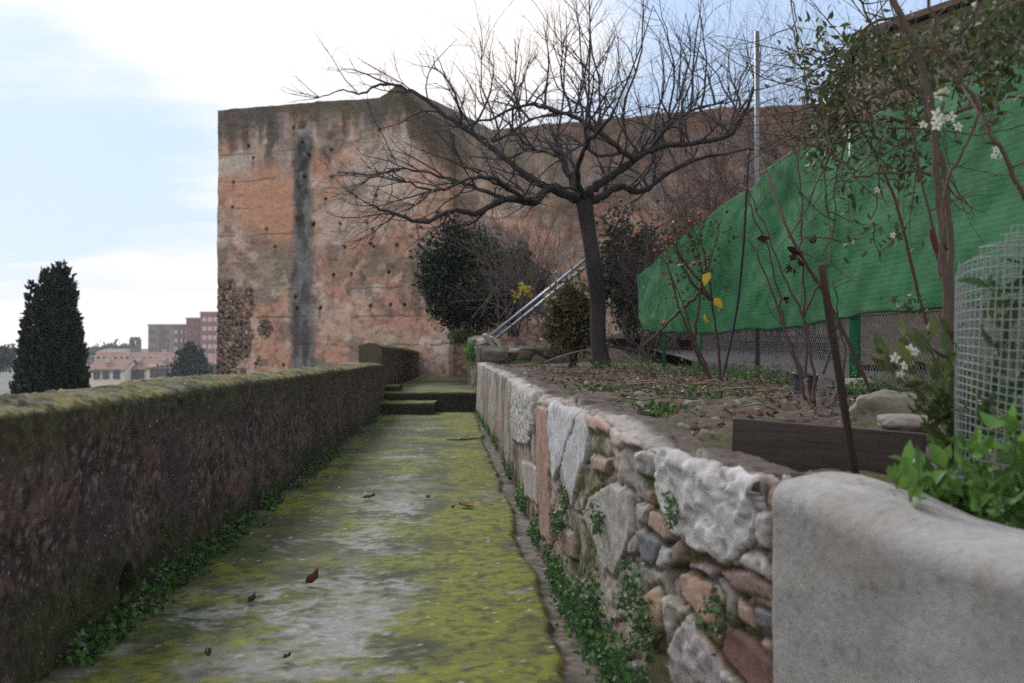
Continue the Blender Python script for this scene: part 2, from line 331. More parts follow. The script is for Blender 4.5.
# upper path beyond the steps
yy = np.linspace(24.26, 37.6, 150); tt = np.linspace(0, 1, 60); Y, T = np.meshgrid(yy, tt, indexing='ij')
xl = np.interp(Y, [24, 36.5], [-2.70, -2.85]); xr = xright(np.minimum(Y, 35)) + .1; X = xl + (xr - xl) * T
m = fbm(X * 1.2, Y * .8, seed=33)
C = mixc((0.07, 0.08, 0.02), (0.17, 0.165, 0.09), sst(m, .35, .65)); Z = path_z(Y) + (fbm(X * 3, Y * 2, seed=34) - .5) * .03
tag(grid('path_landing', np.stack([X, Y, Z], -1), C, M['path']), kind='structure')
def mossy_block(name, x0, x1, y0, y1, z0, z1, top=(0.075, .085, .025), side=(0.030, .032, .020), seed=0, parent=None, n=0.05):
    """slab with worn, mossy displaced faces"""
    prof = [(y0, z) for z in np.arange(z0, z1 - .02, n)] + [(y0, z1 - .02), (y0 + .012, z1 - .004), (y0 + .03, z1)] + [(y, z1) for y in np.arange(y0 + .06, y1, n)] + [(y1, z1), (y1, z0)]
    pr = np.array(prof); xs = np.linspace(x0, x1, max(3, int((x1 - x0) / n))); A, B = np.meshgrid(xs, np.arange(len(pr)), indexing='ij')
    yv = pr[B.astype(int), 0]; zv = pr[B.astype(int), 1]
    nn = (fbm(A * 5, yv * 5, zv * 5, seed=seed) - .5) * .035
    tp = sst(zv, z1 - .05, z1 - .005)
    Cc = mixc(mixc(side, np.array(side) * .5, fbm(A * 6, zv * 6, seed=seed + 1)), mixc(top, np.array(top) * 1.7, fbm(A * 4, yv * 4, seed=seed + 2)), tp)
    o = grid(name, np.stack([A, yv - nn * (1 - tp), zv + nn * tp], -1), Cc, M['path'], parent)
    mb = MB(); mb.col = side
    for x in (x0 + .012, x1 - .012): mb.poly([(x, y0 + .015, z0), (x, y1, z0), (x, y1, z1 - .012), (x, y0 + .015, z1 - .012)], [(0, 1, 2, 3)])
    e = mb.build(name + '_ends', M['path'], o)
    # merge the ends into the block
    bm_join(o, e); return o
def bm_join(o, e):
    import bmesh
    bm = bmesh.new(); bm.from_mesh(o.data); bm.from_mesh(e.data); bm.to_mesh(o.data); bm.free()
    me = e.data; bpy.data.objects.remove(e); bpy.data.meshes.remove(me)
st = empty('steps', (-1.7, 23, 0), 'two low mossy stone steps across the end of the path', 'steps')
def under(o, root):
    o.parent = root; o.matrix_parent_inverse = root.matrix_basis.inverted()
    return o
from mathutils import Matrix
def under(o, root):
    o.parent = root; o.matrix_parent_inverse = Matrix.Translation(root.location).inverted(); return o
under(mossy_block('upper_step', xleft(24) - .05, xright(24.2) + .05, 23.98, 24.6, -.05, .395, seed=41), st)
under(mossy_block('lower_step', xleft(23) - .03, P(434, 402, 22.8)[0], 22.75, 23.97, -.05, .235, seed=44), st)
under(mossy_block('step_block', P(383, 385, 25)[0], P(401, 385, 25)[0], 24.7, 25.3, .36, .52, seed=47, top=(.09, .10, .03)), st)

# ---- parapets
def profile_wall(name, st_xy, ztop, thick, zbase_f, zbase_b, dz, fn, mat, side=1, crown=.05):
    """st_xy (n,2) foot line; the face looks to side*(right of travel); fn(S,V,X,Y,Z,topmask)->(offset,color)"""
    st_xy = np.asarray(st_xy); d = np.gradient(st_xy, axis=0); d /= np.linalg.norm(d, axis=1)[:, None]
    nrm = np.stack([d[:, 1], -d[:, 0]], -1) * side
    S = np.concatenate([[0], np.cumsum(np.linalg.norm(np.diff(st_xy, axis=0), axis=1))])
    H = 1.0; q = .06
    pr = [(0, v, 1, 0) for v in np.arange(0, 1 - 1e-6, dz / H)]           # face: offset 0, height fraction
    prof = []
    nface = max(4, int(1.0 / dz)); ntop = max(4, int(thick / dz)); nb = 26
    q = .022 if name == 'retaining_wall' else .04
    rows = []                                                             # (outward, height kind, value, nx, nz)
    for i in range(nface): rows.append((0, 'f', i / nface, 1, 0))
    for i in range(6):
        a = i / 6 * math.pi / 2; rows.append((-q + q * math.cos(a), 't', -q + q * math.sin(a), math.cos(a), math.sin(a)))
    for i in range(ntop + 1):
        t = i / ntop; rows.append((-q - (thick - 2 * q) * t, 't', crown * math.sin(math.pi * t), 0, 1))
    for i in range(1, 7):
        a = i / 6 * math.pi / 2; rows.append((-thick + q - q * math.sin(a), 't', -q + q * math.cos(a), -math.sin(a), math.cos(a)))
    for i in range(1, nb): rows.append((-thick, 'b', i / (nb - 1), -1, 0))
    n = len(st_xy); m = len(rows)
    O = np.array([r[0] for r in rows]); NX = np.array([r[3] for r in rows]); NZ = np.array([r[4] for r in rows])
    zt = np.broadcast_to(np.asarray(ztop, float), (n,)); zf = np.broadcast_to(np.asarray(zbase_f, float), (n,))
    Z = np.zeros((n, m))
    for j, r in enumerate(rows):
        if r[1] == 'f': Z[:, j] = zf + (zt - q - zf) * r[2]
        elif r[1] == 't': Z[:, j] = zt + r[2]
        else: Z[:, j] = (zt - q) + (zbase_b - zt + q) * r[2]
    X = st_xy[:, 0, None] + nrm[:, 0, None] * O; Y = st_xy[:, 1, None] + nrm[:, 1, None] * O
    SS = np.broadcast_to(S[:, None], (n, m)); top = np.broadcast_to(NZ[None], (n, m)); OO = np.broadcast_to(O[None], (n, m))
    off, C = fn(SS, X, Y, Z, top, OO)
    X = X + nrm[:, 0, None] * NX * off; Y = Y + nrm[:, 1, None] * NX * off; Z2 = Z + NZ * off
    G = np.stack([X, Y, Z2], -1); mid = G.mean(axis=1, keepdims=True); mid[..., 2] = (Z.min(axis=1) * .5 + Z.max(axis=1) * .5)[:, None]
    # closing ends: collapse rings
    g0 = G[0:1] * 1.0; cen0 = np.repeat(mid[0:1], m, 1); g1 = G[-1:] * 1.0; cen1 = np.repeat(mid[-1:], m, 1)
    f_ = np.concatenate([[.0015], np.linspace(0, 1, 8)[1:]])
    e0 = np.concatenate([g0 * (1 - t) + cen0 * t for t in f_[::-1]]); e1 = np.concatenate([g1 * (1 - t) + cen1 * t for t in f_])
    ce = lambda k, C_: np.repeat(C_, 8, 0)
    dk = lambda C_: C_[:, :1] * 0 + np.array((.075, .062, .052)) + C_ * .12
    G = np.concatenate([e0, G, e1]); C = np.concatenate([ce(0, dk(C[0:1])), C, ce(1, dk(C[-1:]))])
    return grid(name, G, C, mat, smooth=name != 'retaining_wall')
def rammed_fn(seed, hole=None, moss_top=1.0, zoff=0.0):
    def fn(S, X, Y, Z, top, O):
        big = fbm(S * .6, Z * 1.2, seed=seed, oct=4); md = fbm(S * 3, Z * 3, O * 3, seed=seed + 1, oct=4); fi = fbm(S * 14, Z * 14, O * 14, seed=seed + 2, oct=4)
        C = mixc((0.052, 0.033, 0.027), (0.150, 0.096, 0.078), sst(md * .35 + fi * .35 + fbm(S * 30, Z * 30, seed=seed + 14, oct=2) * .3, .36, .64)); C = mixc(C, (.26, .20, .185), sst(fbm(S * 40, Z * 40, O * 40, seed=seed + 11, oct=2), .66, .76) * .8); C = mixc(C, (.03, .024, .022), sst(fbm(S * 24, Z * 24, O * 24, seed=seed + 12, oct=2), .64, .74) * .8)
        C = mixc(C, (0.075, 0.06, 0.055), sst(fbm(S * 1.4, Z * 2.2, seed=seed + 3), .5, .72) * .75)
        zr = Z - zoff
        low = 1 - sst(zr + (md - .5) * .38 + (big - .5) * .3, .08, .40)
        hi = sst(zr + (md - .5) * .34 + (fi - .5) * .15, .66, .93)
        C = mixc(C, mixc((0.018, 0.028, 0.008), (0.055, 0.066, 0.014), fi), low * .9)
        C = mixc(C, mixc((0.030, 0.032, 0.012), (0.08, 0.078, 0.026), fi), hi * .8)
        col = sst(fbm(S * 5, Z * .5, seed=seed + 6), .52, .7); C = mixc(C, (.05, .052, .022), col * sst(zr, .35, .8) * .6)
        mt = mixc((0.045, 0.045, 0.018), (0.17, 0.145, 0.040), sst(fbm(X * 4, Y * 4, seed=seed + 4, oct=5), .35, .65))
        mt = mixc(mt, (0.17, 0.165, 0.12), sst(fbm(X * 7, Y * 7, seed=seed + 5), .5, .7) * .8 * sst(9 - Y, 0, 5))
        mt = mixc(mt, (0.045, 0.05, 0.012), sst(fbm(X * 22, Y * 22, seed=seed + 7), .55, .7) * .6)
        C = mixc(C, mt, sst(top, .2, .8) * moss_top)
        C = punch(C, 1.2, .80)
        off = (big - .5) * .04 + (md - .5) * .035 + (fi - .5) * .020 + (fbm(S * 34, Z * 34, O * 34, seed=seed + 13, oct=2) - .5) * .016 + low * .012 + sst(top, .3, 1) * (fbm(X * 24, Y * 24, seed=seed + 8, oct=4) - .45) * .035
        if hole:
            dd = np.hypot((Y - hole[0]) * 1.0, (Z - hole[1]) * .75) + (fi - .5) * .03
            k = (1 - sst(dd, .055, .105)) * (O > -.01); off = off - k * .22; C = mixc(C, (.02, .017, .015), k * .8)
        return off, C
    return fn
# hole foot at px(125,590)
ys_ = np.concatenate([np.arange(-3, 3.2, .06), geo(3.2, 24.0, 0.0032, .011)])
def y_on_left(px): return 1.411 / (-(px - 512) / F - 0.0475)
yh = y_on_left(128)
par = profile_wall('parapet_wall', np.stack([xleft(ys_), ys_], -1), 0.932 + 0.030 * sst(ys_, 5, 22) + (fbm(ys_ * .5, ys_ * 0, seed=51) - .5) * .02, .44, -.06, -4.0, .0125, rammed_fn(50, (yh, .08)), M['rammed'], crown=.022)
tag(par, 'long low rammed earth parapet with mossy rounded top along the left of the path', 'wall')
ys_ = np.linspace(24.08, 36.3, 330)
p2_ = profile_wall('parapet_wall', np.stack([np.interp(ys_, [24, 36.5], [-2.62, -2.77]), ys_], -1), np.interp(ys_, [24, 36.5], [1.33, 1.25]) + (fbm(ys_ * .8, ys_ * 0, seed=52) - .5) * .03, .46, .2, -4.0, .03, rammed_fn(60, zoff=.35), M['rammed'])
tag(p2_, 'shorter, higher parapet section beyond the steps, running up to the tower', 'wall')

# ---- rubble retaining wall on the right
def on_right(px, py):
    """pixel -> (arc s, z) on the face of the retaining wall"""
    Yd = RWS[:, 0]; ok = Yd > 0.5; u = RWS[ok, 1] / RWS[ok, 0]                 # falls with distance
    d = np.interp(-(px - 512) / F, -u, RWS[ok, 0]); _, _, z = P(px, py, d); return d, z
ys_ = np.concatenate([np.arange(-1, 1.8, .04), geo(1.8, 24.25, 0.0022, .0085)])
foot = np.stack([xright(ys_), ys_], -1)
Sarc = np.concatenate([[0], np.cumsum(np.linalg.norm(np.diff(foot, axis=0), axis=1))])
def c5(pts): return [(560 + a / 2.81, 440 + b_ / 2.81) for a, b_ in pts]
def c8(pts): return [(460 + a / 1.99, 340 + b_ / 1.99) for a, b_ in pts]
STONES = [  # outline, colour, kind: r rough plaster, s stone, f flat slab, d deep gap
 (c5([(258, 50), (285, 5), (420, 30), (545, 90), (578, 200), (545, 290), (460, 350), (380, 325), (330, 280), (275, 180)]), (.60, .575, .57), 'r'),
 (c5([(540, 95), (597, 95), (585, 170), (560, 190), (538, 150)]), (.05, .045, .04), 'd'),
 (c5([(505, 325), (560, 310), (612, 370), (600, 400), (530, 378)]), (.46, .44, .42), 'r'),
 (c5([(600, 270), (622, 280), (622, 365), (600, 345)]), (.44, .24, .17), 's'),
 (c5([(562, 195), (602, 195), (598, 305), (566, 305)]), (.43, .40, .38), 'r'),
 (c5([(345, 365), (430, 395), (470, 450), (455, 545), (400, 500), (350, 440)]), (.46, .26, .17), 'f'),
 (c5([(440, 365), (520, 360), (600, 415), (600, 450), (500, 430)]), (.33, .20, .16), 'f'),
 (c5([(465, 515), (540, 560), (622, 640), (640, 760), (560, 740), (455, 595)]), (.27, .125, .10), 'f'),
 (c5([(308, 600), (330, 540), (380, 490), (430, 560), (460, 620), (540, 720), (350, 730)]), (.42, .36, .37), 'r'),
 (c5([(215, 250), (272, 262), (312, 300), (262, 345), (230, 350)]), (.17, .17, .20), 'f'),
 (c5([(278, 288), (318, 300), (330, 350), (262, 350)]), (.40, .38, .38), 's'),
 (c5([(90, 160), (150, 110), (192, 150), (202, 260), (160, 400), (120, 330), (78, 220)]), (.36, .32, .28), 'f'),
 (c5([(230, 440), (280, 400), (302, 480), (290, 540), (250, 592), (226, 500)]), (.47, .29, .17), 'f'),
 (c5([(247, 190), (280, 200), (307, 260), (300, 287), (247, 240)]), (.40, .25, .19), 's'),
 (c5([(208, 170), (243, 190), (240, 243), (210, 232)]), (.34, .27, .23), 's'),
 (c5([(232, 135), (260, 140), (262, 190), (235, 182)]), (.36, .14, .11), 's'),
 (c5([(510, 440), (545, 480), (550, 545), (500, 500)]), (.46, .28, .21), 's'),
 (c5([(548, 470), (605, 500), (600, 560), (556, 530)]), (.14, .14, .16), 'f'),
 (c5([(317, 285), (352, 280), (346, 342), (320, 350)]), (.25, .17, .14), 's'),
 (c5([(550, 560), (605, 570), (612, 630), (575, 600)]), (.38, .22, .17), 's'),
 (c5([(360, 340), (440, 360), (430, 392), (365, 362)]), (.30, .25, .25), 's'),
 (c8([(188, 125), (240, 128), (225, 215), (197, 285), (184, 200)]), (.47, .47, .49), 'f'),
 (c8([(243, 132), (265, 160), (263, 212), (228, 335), (213, 250)]), (.45, .45, .46), 'f'),
 (c8([(155, 130), (184, 136), (190, 415), (165, 385)]), (.38, .20, .14), 'f'),
 (c8([(108, 70), (152, 100), (153, 170), (145, 215), (110, 200)]), (.44, .41, .38), 'r'),
 (c8([(265, 228), (302, 233), (292, 262), (268, 264)]), (.42, .25, .18), 's'),
 (c8([(250, 140), (300, 165), (300, 185), (262, 180)]), (.46, .27, .21), 's'),
 (c8([(303, 168), (352, 188), (350, 222), (305, 208)]), (.47, .35, .31), 's'),
 (c8([(350, 225), (388, 215), (385, 278), (354, 276)]), (.42, .40, .38), 'r'),
 (c8([(125, 240), (158, 250), (160, 330), (130, 310)]), (.38, .33, .29), 'f'),
 (c8([(200, 370), (225, 380), (232, 440), (208, 420)]), (.33, .2, .16), 's'),
]
SP = [(np.array([on_right(*p) for p in pl]), c, k) for pl, c, k in STONES]
def poly_dist(px_, py_, poly, asp=1.0):
    inside = np.zeros(px_.shape, bool); dmin = np.full(px_.shape, 9.0); n = len(poly)
    for i in range(n):
        ax, ay = poly[i]; bx, by = poly[(i + 1) % n]; ex, ey = bx - ax, by - ay
        t = np.clip(((px_ - ax) * ex + (py_ - ay) * ey) / (ex * ex + ey * ey + 1e-9), 0, 1)
        dmin = np.minimum(dmin, np.hypot(px_ - ax - t * ex, (py_ - ay - t * ey)))
        cnd = ((ay > py_) != (by > py_)) & (px_ < (bx - ax) * (py_ - ay) / (by - ay + 1e-12) + ax); inside ^= cnd
    return inside, dmin
def rubble_fn(S, X, Y, Z, top, O):
    face = (O > -.075)
    U = np.broadcast_to(ys_[:, None], X.shape); V = Z - np.minimum(O, 0) * 1.0          # wrap the stones over the top
    wu = U + (fbm(S * 9, V * 9, seed=70, oct=5) - .5) * .045; wv = V + (fbm(S * 9, V * 9, seed=71, oct=5) - .5) * .045
    big = fbm(S * .9, V * 1.5, seed=72); md = fbm(S * 6, V * 6, seed=73, oct=5); fi = fbm(S * 28, V * 28, seed=74, oct=4)
    f1, f2, cid, ox, oy = voro(wu * 3.0, wv * 6.2, seed=75); e = (f2 - f1)
    pal = np.array([(.40, .36, .33), (.34, .29, .25), (.38, .22, .16), (.30, .25, .22), (.42, .40, .38), (.30, .15, .11), (.36, .28, .22), (.33, .30, .28), (.40, .26, .19)])
    C = pal[np.clip((cid * 9).astype(int), 0, 8)] * (.85 + .3 * h1(cid, 1))[..., None]
    ed = sst(e, .03, .065); off = -.013 + ed * (.010 + .024 * h1(cid, 2)) + ox * (h1(cid, 4) - .5) * .05 + oy * (h1(cid, 5) - .5) * .05 + (md - .5) * .022 + (fi - .5) * .014
    mort = mixc((.16, .13, .105), (.30, .27, .24), md)
    C = mixc(C, C * .55, sst(fbm(S * 15, V * 15, seed=85, oct=5), .52, .68) * .6); C = mixc(C, np.array((.40, .37, .34)), sst(fbm(S * 10, V * 12, seed=86, oct=5), .56, .66) * .6)
    C = mixc(mort, C, sst(e, .03, .08)); pl_ = sst(fbm(S * 2.4, V * 3.2, seed=87, oct=5), .50, .58); C = mixc(C, mixc((.24, .20, .165), (.40, .365, .33), md), pl_ * .85); off = off * (1 - pl_ * .85) + pl_ * .85 * ((md - .5) * .05 + (fi - .5) * .02)
    own = np.zeros(X.shape)
    for pl, c, k in SP:
        u0, u1 = pl[:, 0].min() - .1, pl[:, 0].max() + .1
        rr = np.where((ys_ > u0) & (ys_ < u1))[0]
        if not len(rr): continue
        r0, r1 = rr[0], rr[-1] + 1
        ins, dd = poly_dist(wu[r0:r1], wv[r0:r1], pl)
        ins &= face[r0:r1] | (V[r0:r1] > 0)
        k_in = sst(np.where(ins, dd, -dd), -.003, .012)
        sd_ = rnd.random(); vnr = fbm(S[r0:r1] * 16, V[r0:r1] * 20, seed=92, oct=4); c = tuple(np.array(c) * .72 + np.mean(c) * .28); lc = np.array(c) * (.85 + .3 * md[r0:r1, :, None])
        if k == 'd': o_ = np.full(dd.shape, -.09); lc = np.array(c) + 0 * lc
        elif k == 'r': o_ = .010 + sst(dd, 0, .016) * .016 + (md[r0:r1] - .5) * .020 + (fi[r0:r1] - .5) * .030 - sst(vnr, .60, .68) * .012
        elif k == 'f': o_ = .004 + sst(dd, 0, .010) * .014 + (md[r0:r1] - .5) * .024 + (fi[r0:r1] - .5) * .008
        else: o_ = sst(dd, 0, .010) * .018 + (md[r0:r1] - .5) * .022
        if k == 'r': lc = mixc(lc, np.array(c) * .45, sst(fbm(S[r0:r1] * 22, V[r0:r1] * 22, seed=90), .62, .75) * .6)
        if k == 'f': lc = mixc(lc, np.array(c) * np.array((1.15, 1.2, 1.25)), sst(fbm(S[r0:r1] * 9, V[r0:r1] * 4, seed=91), .5, .7) * .6)
        off[r0:r1] = off[r0:r1] * (1 - k_in) + o_ * k_in; C[r0:r1] = mixc(C[r0:r1], lc, k_in)
        own[r0:r1] = np.maximum(own[r0:r1], k_in * (k != 'd'))
        # dark, sunken joint round each named stone
        jo = np.exp(-(dd / .013) ** 2) * (~ins); off[r0:r1] -= jo * .011; C[r0:r1] = mixc(C[r0:r1], (.05, .04, .032), jo * .85)
    # rendered, streaky stretch further off
    far = sst(U + (big - .5) * 2.5, 6.6, 8.2)
    st_ = fbm(S * 5, V * .8, seed=76, oct=5); st2 = fbm(S * 1.3, V * .6, seed=77)
    Cp = mixc((.20, .15, .125), (.41, .37, .34), sst(st_ * .6 + st2 * .4, .40, .60)); Cp = mixc(Cp, (.32, .19, .14), sst(fbm(S * 2.1, V * .9, seed=78), .58, .68) * .7)
    cr = sst(fbm(S * 8, V * 1.0, seed=79, oct=5), .66, .74); Cp = mixc(Cp, (.07, .06, .05), cr * .7)
    k = far * (1 - own); C = mixc(C, Cp, k); off = off * (1 - k) + k * ((st_ - .5) * .07 + (md - .5) * .025 - cr * .03)
    # moss and damp
    ms = sst(fbm(S * 4, V * 4, seed=80, oct=5) + .12 * sst(.35 - V, 0, .3) - .2 * own, .54, .66) * (1 - .55 * far)
    C = mixc(C, mixc((.06, .065, .018), (.13, .12, .03), fi), ms * .8)
    C = mixc(C, (.09, .085, .05), sst(.16 - V + (md - .5) * .2, 0, .15) * .6)
    tp = sst(top, .3, .9) * (U > 3.3); C = mixc(C, mixc((.25, .22, .20), (.40, .375, .35), md), tp * .6); so_ = sst(-O + (md - .5) * .10 + (fbm(S * 3, S * 0, seed=97) - .5) * .10, .06, .12) * (top > .2); C = mixc(C, mixc((.040, .028, .022), (.10, .072, .058), fi), so_ * .9 * (1 - .0))
    # smooth cement facing nearest the camera, wrapped over the top
    uc = on_right(770, 520)[0] + (fbm(V * 3, V * 0 + 1, seed=81) - .5) * .06 
    cem = 1 - sst(U, uc - .012, uc + .006)
    ck = fbm(S * 2.5, V * 2.5, seed=82, oct=5)
    Cc = mixc((.30, .288, .28), (.40, .388, .378), sst(ck, .35, .65)); Cc = mixc(Cc, (.27, .25, .22), sst(fbm(S * 6, V * 6, seed=83, oct=5), .56, .68) * .4); Cc = mixc(Cc, (.42, .40, .375), sst(fbm(S * 3, V * 9, seed=93, oct=5), .54, .68) * .5); Cc = mixc(Cc, (.10, .09, .08), sst(fbm(S * 45, V * 45, seed=94, oct=2), .74, .80) * .35)
    C = mixc(C, Cc, cem); rd = -.10 * sst(U, uc - .05, uc) ** 2
    off = off * (1 - cem) + cem * (.035 + (ck - .5) * .016 + rd * .6)
    off = off + (big - .5) * .05
    C = mixc(C, C * .5, sst(fbm(S * 40, V * 40, seed=88, oct=3), .60, .72) * .5 * (1 - cem)); C = mixc(C, np.minimum(C * 1.5, .6), sst(fbm(S * 34, V * 34, seed=89, oct=3), .62, .74) * .4 * (1 - cem))
    return off, C
ret = profile_wall('retaining_wall', foot, topz(ys_) + (fbm(ys_ * 3, ys_ * 0, seed=84) - .5) * .03, .25, -.12, .3, .0085, rubble_fn, M['rubble'], side=-1, crown=.012)
tag(ret, 'rubble stone and cement retaining wall on the right of the path, holding up the garden', 'wall')
# upper stretch beyond the steps
ys2 = np.linspace(24.3, 35.5, 380)
def upper_fn(S, X, Y, Z, top, O):
    f1, f2, cid, ox, oy = voro(S * 2.6, Z * 4.5, seed=95); e = sst(f2 - f1, .03, .2); md = fbm(S * 4, Z * 4, seed=96)
    C = mixc((.13, .10, .085), (.33, .28, .25), h1(cid, 2)); C = mixc(C, (.10, .085, .075), 1 - e); C = mixc(C, (.09, .10, .03), sst(md, .55, .7) * .6)
    return -.03 + e * .05 + (md - .5) * .07, C
up = profile_wall('retaining_wall', np.stack([xright(ys2) + .02, ys2], -1), np.interp(ys2, [24.3, 25, 33, 35.5], [1.32, 1.46, 1.62, 1.6]), .5, .2, .3, .03, upper_fn, M['rubble'], side=-1)
tag(up, 'upper rough stone retaining wall beyond the steps, under the green tuft', 'wall')

# ---- castle tower and curtain wall share one plane
Q0 = np.array(P(217, 360, 38.0)[:2]); UD = np.array((math.cos(R(21)), -math.sin(R(21)))); ND = np.array((-UD[1], UD[0])) * -1   # ND points at the path
def on_castle(px, py):
    x, y, z = ray(px, py); A = np.array([[x, -UD[0]], [y, -UD[1]]]); k, t = np.linalg.solve(A, Q0); return t, EYE + k * z
def castle_face(name, t0, t1, prof, dt, dz, zlow, back, thick, fn):
    """prof: list of (t, z) top line; fn(T,Z,px,py)->(offset toward viewer, colour)"""
    ts = np.arange(t0, t1 + dt / 2, dt); pt = np.array(prof); zt = np.interp(ts, pt[:, 0], pt[:, 1])
    zt = zt + (fbm(ts * 3, ts * 0, seed=101, oct=3) - .5) * .06
    hi = int((zt.max() - zlow) / dz); v = np.linspace(0, 1, hi)
    T, V = np.meshgrid(ts, v, indexing='ij'); Z = zlow + (zt[:, None] - zlow) * V
    B = Q0[None, None] + T[..., None] * UD - back * ND
    px_, py_ = pix(B[..., 0], B[..., 1], Z)
    off, C = fn(T, Z, px_, py_, zt[:, None] - Z)
    C = punch(C, 1.22, 1.10)
    B = B + off[..., None] * ND
    # ragged left edge
    G = np.concatenate([B, Z[..., None]], -1)
    # top, back: extra columns running back and down
    n = len(ts); topn = 14; rows = []; rc = []
    for i in range(1, topn + 1):
        k = i / topn; b_ = G[:, -1, :2] - ND * thick * k; zt = zt if name != 'castle_tower' or i > 1 else zt; zz = zt + .08 * math.sin(k * math.pi) + (fbm(ts * 2, ts * 0 + k * 5, seed=103) - .5) * .12
        rows.append(np.concatenate([b_, zz[:, None]], -1)); rc.append(mixc((.045, .038, .025), (.09, .075, .05), fbm(ts * 2, ts * 0 + k * 4, seed=104)))
    rows.append(np.concatenate([rows[-1][:, :2], np.full((n, 1), -5.0)], -1)); rc.append(np.tile((.25, .18, .14), (n, 1)))
    rows_lo = np.concatenate([G[:, 0, :2], np.full((n, 1), -5.0)], -1)[:, None]
    G = np.concatenate([rows_lo, G, np.stack(rows, 1)], 1); C = np.concatenate([C[:, :1], C, np.stack(rc, 1)], 1)
    # end faces
    m = G.shape[1]; e0 = G[0:1].copy(); e1 = G[-1:].copy(); c_ = lambda g: np.concatenate([np.repeat((g[:, 1:2, :2] + g[:, -1:, :2]) / 2, m, 1), np.clip(g[..., 2:], -5, None)], -1)
    G = np.concatenate([c_(e0), G, c_(e1)]); C = np.concatenate([C[:1], C, C[-1:]])
    return grid(name, G, C, M['castle'])
holes = [(293, 128), (308, 155), (253, 158), (233, 182), (331, 177), (304, 177), (354, 174), (232, 207), (325, 199), (313, 225), (314, 224), (367, 223), (372, 230), (370, 244), (373, 247), (396, 245), (418, 245), (344, 247), (356, 197), (376, 196), (266, 229), (340, 224), (388, 272), (351, 274), (333, 275), (370, 306), (297, 309), (319, 309), (295, 297), (404, 305), (405, 217), (437, 213), (302, 142), (283, 365), (320, 308), (380, 130), (331, 150), (248, 146), (390, 305), (275, 247)]
HT = [on_castle(*h) for h in holes]
def wall_base(T, Z, seed=110):
    a = fbm(T * .55, Z * .8, seed=seed, oct=5); b_ = fbm(T * 1.9, Z * 2.2, seed=seed + 1, oct=5); f_ = fbm(T * 8, Z * 8, seed=seed + 2, oct=4)
    C = mixc((.43, .265, .205), (.46, .36, .315), sst(a, .38, .62)); C = mixc(C, (.50, .33, .25), sst(b_, .50, .66) * .7)
    C = mixc(C, (.19, .155, .14), sst(fbm(T * 1.2, Z * 1.6, seed=seed + 3, oct=6), .50, .62) * .65); C = mixc(C, (.52, .43, .38), sst(fbm(T * 2.2, Z * 2.6, seed=seed + 6, oct=6), .56, .66) * .55); C = mixc(C, C * .55, sst(fbm(T * 6, Z * 6, seed=seed + 7, oct=5), .54, .68) * .6)
    C = mixc(C, (.19, .18, .10), sst(fbm(T * .9, Z * 1.3, seed=seed + 4), .58, .75) * .4)
    return C, a, b_, f_
